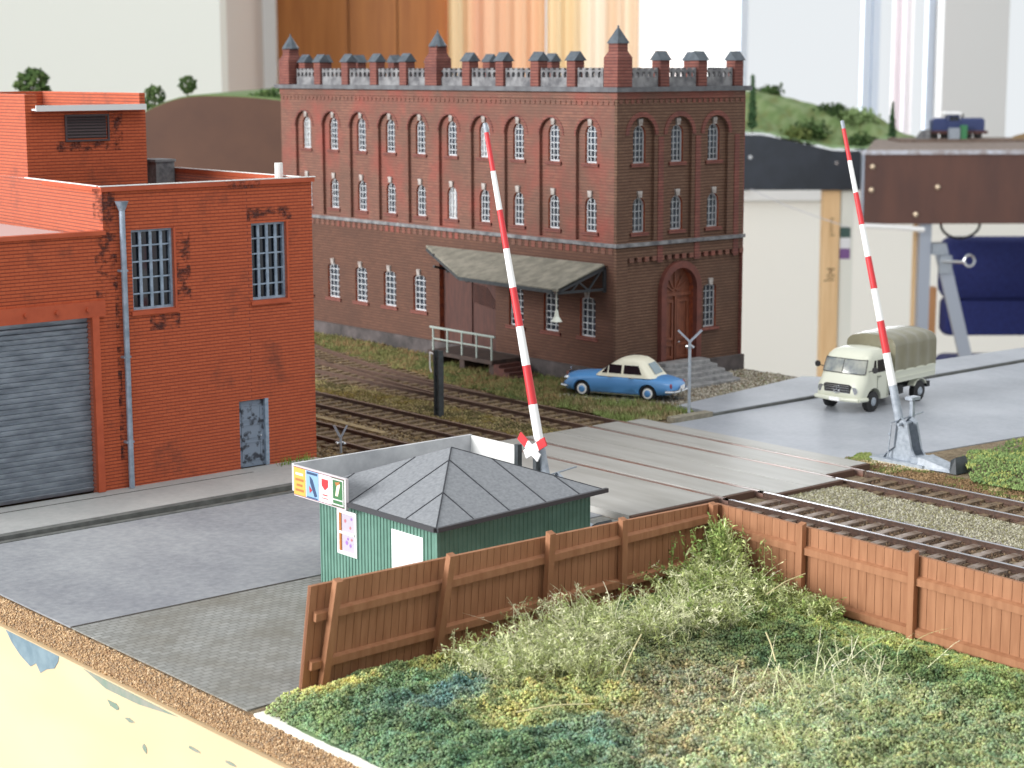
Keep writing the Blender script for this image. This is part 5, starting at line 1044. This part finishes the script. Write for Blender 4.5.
for r, d, zb, h, rad, lb, n in ((-40.6, 162, 8.7, 3.6, 1.3, 'dark green round tree behind the orange penthouse roof, farthest left', 500), (-30.3, 162, 7.2, 3.7, .9, 'green bushy tree on the hill close right of the orange penthouse', 400), (-27.8, 164, 9.6, 2.0, .75, 'small dark tree alone on top of the hill', 350)):
    x0, y0, _ = RM(r, d, 0); blobtree('model_tree', lb, (x0, y0, zb), h, rad, TC, n=n, group='trees on the left hill')
for r, d, z, s, lb in ((-21.4, 163, 9.55, .55, 'low green bush on the hill edge left of the mill turret'), (-20.2, 163, 9.6, .9, 'taller green bush on the hill edge against the mill corner')):
    x0, y0, _ = RM(r, d, 0); P = np.array([x0, y0, z])+RNG.normal(0, 1, (220, 3))*np.array([s, s, s*.45]); V_, F_, C = clumps(P, RNG.uniform(.12, .22, 220), np.array([L3(TC[i % 3]) for i in range(220)])*1.15); fastmesh('model_bush', V_, F_, C, M_FOL, label=lb, cat='bush', group='bushes on the left hill')
# a board under the left tree so that it stands on something
rbox(M(), -46, -37.1, 160.8, 190, 7.6, 8.75).build('model_hill', MATS['hill_green'], label='green hill shoulder behind the orange penthouse', cat='hill')
# black-sided module with green hills
def side_z(r): return 1.4 if r < 42 else (1.4-2.7*(r-42)/12 if r < 54 else -1.3)
rr_ = np.linspace(28, 60.5, 20)
m = M().prism([(28, -8.1)]+[(r, side_z(r)-.35) for r in rr_]+[(60.5, -8.1)], 316, 317, 0, lambda a, b, c: RM(a, c, b)); bs = m.build('module_side_board', mat('black_board', (50, 56, 66), .5, c2=(42, 48, 56), scale=.3), label='black painted side board under the green hills at the right', cat='board')
m = M(); [m.cyl(RM(r, 315.8, z), RM(r, 316, z), .35, n=10) for r, z in ((39.8, -2.6), (54.2, -3.6))]; m.build('screw', M_CHROME, bs)
nu, nv = 50, 22; V_ = []; Cc = []
def hill(r, d):
    f = min(max((d-318)/26, 0), 1); f = f*f*(3-2*f)
    top = np.interp(r, [28, 38, 44, 50, 55, 60, 63, 66, 68.6, 71], [7.2, 8.2, 8.3, 7.2, 6.0, 4.6, 4.8, 4.2, 2.2, 1.0]); lo_ = side_z(r)
    return lo_+(12.2-(12.2-top)*1.09-lo_)*f+.8*math.sin(r*1.1+d*.4)*f*(1-f)*2
for j in range(nv):
    for i in range(nu):
        r = 28+44*i/(nu-1); d = (317.1 if r < 60.5 else 323)+33*j/(nv-1); V_.append(RM(r, d, hill(r, d)+.25*(RNG.random()-.5)))
        Cc.append(L3([(126, 146, 96), (110, 132, 82), (138, 154, 108), (120, 130, 80)][int(RNG.integers(4))] if j > 2 else (150, 178, 130)))
V_ = np.array(V_); ii = (np.arange(nv-1)[:, None]*nu+np.arange(nu-1)[None]).ravel(); F_ = np.concatenate([np.stack([ii, ii+1, ii+nu+1], 1), np.stack([ii, ii+nu+1, ii+nu], 1)])
fastmesh('model_hill', V_, F_, np.array(Cc), M_FOL, label='long green model hill range above the black side board', cat='hill')
for r, d, h, lb in ((40.4, 319, 9.6, 'slim dark conifer standing close right of the brick mill roof'), (65.2, 325.5, 6.4, 'slim dark conifer standing left of the blue locomotive')):
    zb = hill(r, d)-.2; x0, y0, _ = RM(r, d, 0); blobtree('model_conifer', lb, (x0, y0, zb), h, .75, [(56, 86, 56), (70, 98, 64)], n=420, conic=True, group='slim conifers on the right hills')
def bush(r, d, s, n, lb, cols=((74, 98, 56), (92, 112, 66), (60, 82, 48)), zz=None):
    z = hill(r, d)+s*.3 if zz is None else zz; x0, y0, _ = RM(r, d, 0); P = np.array([x0, y0, z])+RNG.normal(0, 1, (n, 3))*np.array([s, s, s*.5]); V_, F_, C = clumps(P, RNG.uniform(.2, .4, n), np.array([L3(cols[i % len(cols)]) for i in range(n)])*RNG.uniform(.8, 1.2, (n, 1))); fastmesh('model_bush', V_, F_, C, M_FOL, label=lb, cat='bush', group='bushes on the right hills')
bush(47, 346, 1.0, 260, 'dark bush on the hill crest nearest the brick mill'); bush(51.2, 326, 1.5, 500, 'big dark green bush in the middle of the hillside'); bush(48.2, 322, 1.0, 320, 'olive bush left of the big hillside bush', ((120, 130, 76), (96, 110, 60)))
bush(57.2, 338, 1.4, 320, 'dark green bush on the crest right of the barrier tip'); bush(59.4, 323, 1.2, 300, 'low dark bush at the hill foot right of the barrier tip'); bush(61, 336, 1.5, 300, 'pale green bush left of the conifer by the locomotive', ((150, 172, 120), (134, 156, 104)))
# wooden legs with handwriting and stickers
wl = thing('support_post', 'pale wooden support post with dark handwriting below the black board', 'support leg', RM(53.9, 318, FLOOR))
M_PINE = mat('pine', (240, 206, 160), .55, c2=(224, 186, 138), scale=.6, stretch=(2, 2, .15))
rbox(M(), 52.4, 55.2, 317.2, 320, FLOOR+.02, -8.1).build('beam', M_PINE, wl)
TLG = lambda u, v, w: RM(53.8+v, 317.2-w, -22.4+u)
m = M(); text_into(m, 'J04', 1.9, TLG); text_into(m, 'Freund', 1.1, lambda u, v, w: RM(53.9+v, 317.2-w, -14.4+u)); m.build('handwriting', mat('pencil', (110, 84, 56), .7), wl)
rbox(M(), 55.3, 57.6, 317.6, 319, FLOOR+.02, -8.1).build('side_strip', M_WALL, wl)
for z, c in ((-15.2, (70, 96, 92)), (-17.0, (238, 240, 244)), (-18.8, (128, 92, 150))): rbox(M(), 55.35, 57.1, 317.5, 317.58, z-1.0, z+.75).build('sticker', mat('sticker_%d' % c[0], c, .5), wl)
wl2 = rbox(M(), 64.3, 66.0, 300, 302, FLOOR+.02, -10.6).build('wooden_prop', M_PINE, label='narrow wooden prop beside the upright metal leg behind the truck hood', cat='prop')
# dark brown module with locomotive
M_DKB = mat('dark_brown_board', (98, 66, 56), .4, c2=(84, 58, 52), scale=.25, stretch=(1, 1, .3))
md = thing('layout_module', 'dark brown wooden layout module carrying the blue locomotive', 'layout module', RM(66, 280, -11))
rbox(M(), 51.6, 98, 277, 278, -10.6, -.45).build('side_board', M_DKB, md); M().hexa([RM(52, 278.05, -10.6), RM(98, 278.05, -10.6), RM(112, 321, -10.6), RM(62.2, 321, -10.6)], [RM(52, 278.05, -.35), RM(98, 278.05, -.35), RM(112, 321, -.35), RM(62.2, 321, -.35)]).build('end_board', M_DKB, md)
M().hexa([RM(52, 278.2, -.33), RM(98, 278.2, -.33), RM(112, 321, -.33), RM(61.5, 321, -.33)], [RM(52, 278.2, .11), RM(98, 278.2, .11), RM(112, 321, .11), RM(61.5, 321, .11)]).build('top_surface', mat('module_top', (150, 134, 124), .9, c2=(124, 108, 98), scale=1), md)
rbox(M(), 51.2, 98, 276.6, 278.1, -.43, .12).build('top_edge', mat('pale_edge', (196, 200, 212), .5, c2=(150, 140, 138), scale=.8), md)
rbox(M(), 51.3, 51.58, 276.8, 278, -10.6, -.4).build('edge_strip', M_ALU, md)
for r, z in ((52.8, -2.2), (52.7, -5.6), (62.4, -5.2), (59.3, -9.2)): M().sphere(RM(r, 276.9, z), .42, 8, 6).build('bolt', mat('brass_bolt', (216, 196, 170), .3, .6), md)
rbox(M(), 63, 98, 308, 318, .14, .5).build('ballast_strip', mat('module_ballast', (132, 112, 100), .9, c2=(104, 88, 78), scale=2), md)
def RL(r, d, z): return RM(r*1.1, (d-284)*1.1+313.5, .5+(z-.5)*1.12)
# locomotive
lc = thing('locomotive', 'blue diesel locomotive with white cab roof on the dark brown module', 'locomotive', RL(66, 284, .5))
M_LB = mat('loco_blue', (54, 66, 110), .4)
def lb(name, r0, r1, d0, d1, z0, z1, mt, par=lc, bev=.12):
    m = M(); e = bev
    lo_ = [RL(r0, d0, z0), RL(r1, d0, z0), RL(r1, d1, z0), RL(r0, d1, z0)]; mid = [RL(r0, d0, z1-e), RL(r1, d0, z1-e), RL(r1, d1, z1-e), RL(r0, d1, z1-e)]; tp = [RL(r0+e, d0+e, z1), RL(r1-e, d0+e, z1), RL(r1-e, d1-e, z1), RL(r0+e, d1-e, z1)]
    return m.loft([lo_, mid, tp]).build(name, mt, par)
lb('frame', 62.2, 71.1, 282.6, 285.4, 1.2, 1.65, mat('loco_brown', (84, 52, 50), .6))
lb('hood', 62.9, 65.2, 283, 285, 1.66, 3.5, M_LB, bev=.3); lb('hood', 66.9, 70.7, 283, 285, 1.66, 3.5, M_LB, bev=.3); c_ = lb('cab', 65.2, 66.9, 282.8, 285.2, 1.66, 4.0, M_LB)
lb('cab_window', 65.4, 66.0, 282.7, 282.79, 3.1, 3.75, M_DGLASS, c_, .02); lb('cab_window', 66.1, 66.7, 282.7, 282.79, 3.1, 3.75, M_DGLASS, c_, .02)
lb('cab_roof', 64.7, 67.2, 282.6, 285.4, 4.02, 4.4, M_WHP, bev=.2)
m = M().cyl(RL(67.6, 284, 3.5), RL(67.6, 284, 4.1), .18, n=8); m.build('exhaust', M_DGREY, lc)
for r in (63.4, 64.9, 68.4, 69.9): M().cyl(RL(r, 282.7, .95), RL(r, 285.3, .95), .45, n=14).build('wheel', M_BLACK, lc)
for a, b in ((62.1, 62.2), (71.1, 71.2)):
    m = M(); [m.cyl(RL(a, dd, 1.45), RL(b, dd, 1.45), .22, n=8) for dd in (283.2, 284.8)]; m.build('buffer', M_BLACK, lc)
M().hexa([RL(65.0, 281, .52), RL(66.6, 281, .52), RL(66.6, 282, .52), RL(65.0, 282, .52)], [RL(65.0, 281, 2.1), RL(66.6, 281, 2.1), RL(66.6, 282, 2.1), RL(65.0, 282, 2.1)]).build('relay_box', M_GREYM, label='grey box standing before the blue locomotive', cat='box')
M().hexa([RL(66.75, 280.8, .52), RL(67.6, 280.8, .52), RL(67.6, 281.8, .52), RL(66.75, 281.8, .52)], [RL(66.75, 280.8, 2.5), RL(67.6, 280.8, 2.5), RL(67.6, 281.8, 2.5), RL(66.75, 281.8, 2.5)]).build('signal_cabinet', mat('green_box', (64, 130, 86), .5), label='green box standing right of the grey one before the locomotive', cat='box')
m = M().loft([[RL(60.4, 281, .52), RL(62.2, 281, .52), RL(62.2, 283, .52), RL(60.4, 283, .52)], [RL(61.1, 281.2, 1.7), RL(62.2, 281.2, 1.9), RL(62.2, 282.8, 1.9), RL(61.1, 282.8, 1.7)]]); m.build('rock', M_STONE, label='grey stone block at the left end of the locomotive track', cat='rock')
m = M().loft([[RL(74, 281, .12), RL(77, 281, .12), RL(77, 283, .12), RL(74, 283, .12)], [RL(75, 281.5, .9), RL(76.6, 281.5, 1.3), RL(76.6, 282.5, 1.3), RL(75, 282.5, .9)]]); m.build('earth_mound', mat('earth', (140, 116, 84), .9), label='brown earth mound right of the locomotive', cat='mound')
# aluminium leg, strut, clamp
al = thing('metal_support', 'upright aluminium support with diagonal brace under the dark brown module', 'support leg', RM(61.7, 281, FLOOR))
rbox(M(), 60.5, 62.2, 279, 281, FLOOR+.02, -10.62).build('upright', M_ALU, al)
M().beam(RM(63.6, 279.5, -14.0), RM(71.5, 279.5, -44), 1.9, .8, upv=tuple(FWD)).build('brace', M_ALU, al)
m = M(); rbox(m, 62.3, 64.4, 278.4, 280.6, -15.3, -13.6); rbox(m, 63.4, 65.2, 278.2, 278.9, -18, -15.4); m.build('bracket', M_GREYM, al)
m = M().tube([RM(63.6, 278, -16.2), RM(67.0, 277.6, -16.3)], .22, 8); m.tube([RM(67+.75*math.cos(a)+.6, 277.6, -16.1+.85*math.sin(a)) for a in np.linspace(-PI, PI, 12)], .2, 7); m.build('wing_screw', M_CHROME, al, smooth=True)
m = M().tube([RM(51.5, 276.4, -10.8), RM(56, 276.3, -11.0), RM(60.5, 276.4, -11.4)], .4, 7); m.build('tape_strip', M_WHP, label='crumpled white tape under the edge of the dark brown module', cat='tape')
m = M().tube([RM(66.4+2.9*math.cos(a), 279, -10.7+2.2*math.sin(a)) for a in np.linspace(-PI+.0, 0, 12)], .2, 7); m.build('cable', M_BLACK, label='black cable loop hanging below the dark brown module', cat='cable')
m = M().tube([RM(r, 300+(r-38)*-.9, z) for r, z in ((38, -6.9), (43, -9.2), (48, -10.9), (51.6, -12.0))], .07, 6); m.build('wire', mat('grey_wire', (190, 190, 196), .5), label='thin pale wire hanging from the black board to the brown module', cat='wire')
# chair
ch = thing('chair', 'blue upholstered chair with light wooden frame behind the truck', 'chair', RM(97, 345, FLOOR))
M_UPH = mat('blue_upholstery', (44, 54, 118), .85, c2=(38, 46, 104), scale=1.5, bump=.2, bscale=6); M_BEECH = mat('beech', (214, 160, 110), .5, c2=(200, 144, 96), scale=.6, stretch=(2, 2, .2))
def cushion(r0, r1, d0, d1, z0, z1, rad, name):
    rings = []
    for f, e in ((0, .35), (.2, .08), (.5, 0), (.8, .08), (1, .35)):
        rings.append([RM(a, d0+(d1-d0)*f, b) for a, b, _ in rrect(r0+e*rad, r1-e*rad, z0+e*rad, z1-e*rad, rad, 0, 4)])
    M().loft(rings).build(name, M_UPH, ch, smooth=60)
cushion(75.8, 118, 330, 336, -28.6, -17.4, 2.2, 'backrest'); cushion(76.4, 117.5, 330.3, 336, -35.0, -28.2, 1.2, 'backrest'); cushion(75.2, 118, 300, 334, -43.5, -37.9, 1.5, 'seat')
for r in (74.6, 118.6):
    for d in (304, 333): rbox(M(), r-.9, r+.9, d, d+2.2, FLOOR+.02, -26.5 if d > 310 else -45).build('leg', M_BEECH, ch)
    rbox(M(), r-.9, r+.9, 306.3, 332.9, -47.5, -45).build('side_rail', M_BEECH, ch)
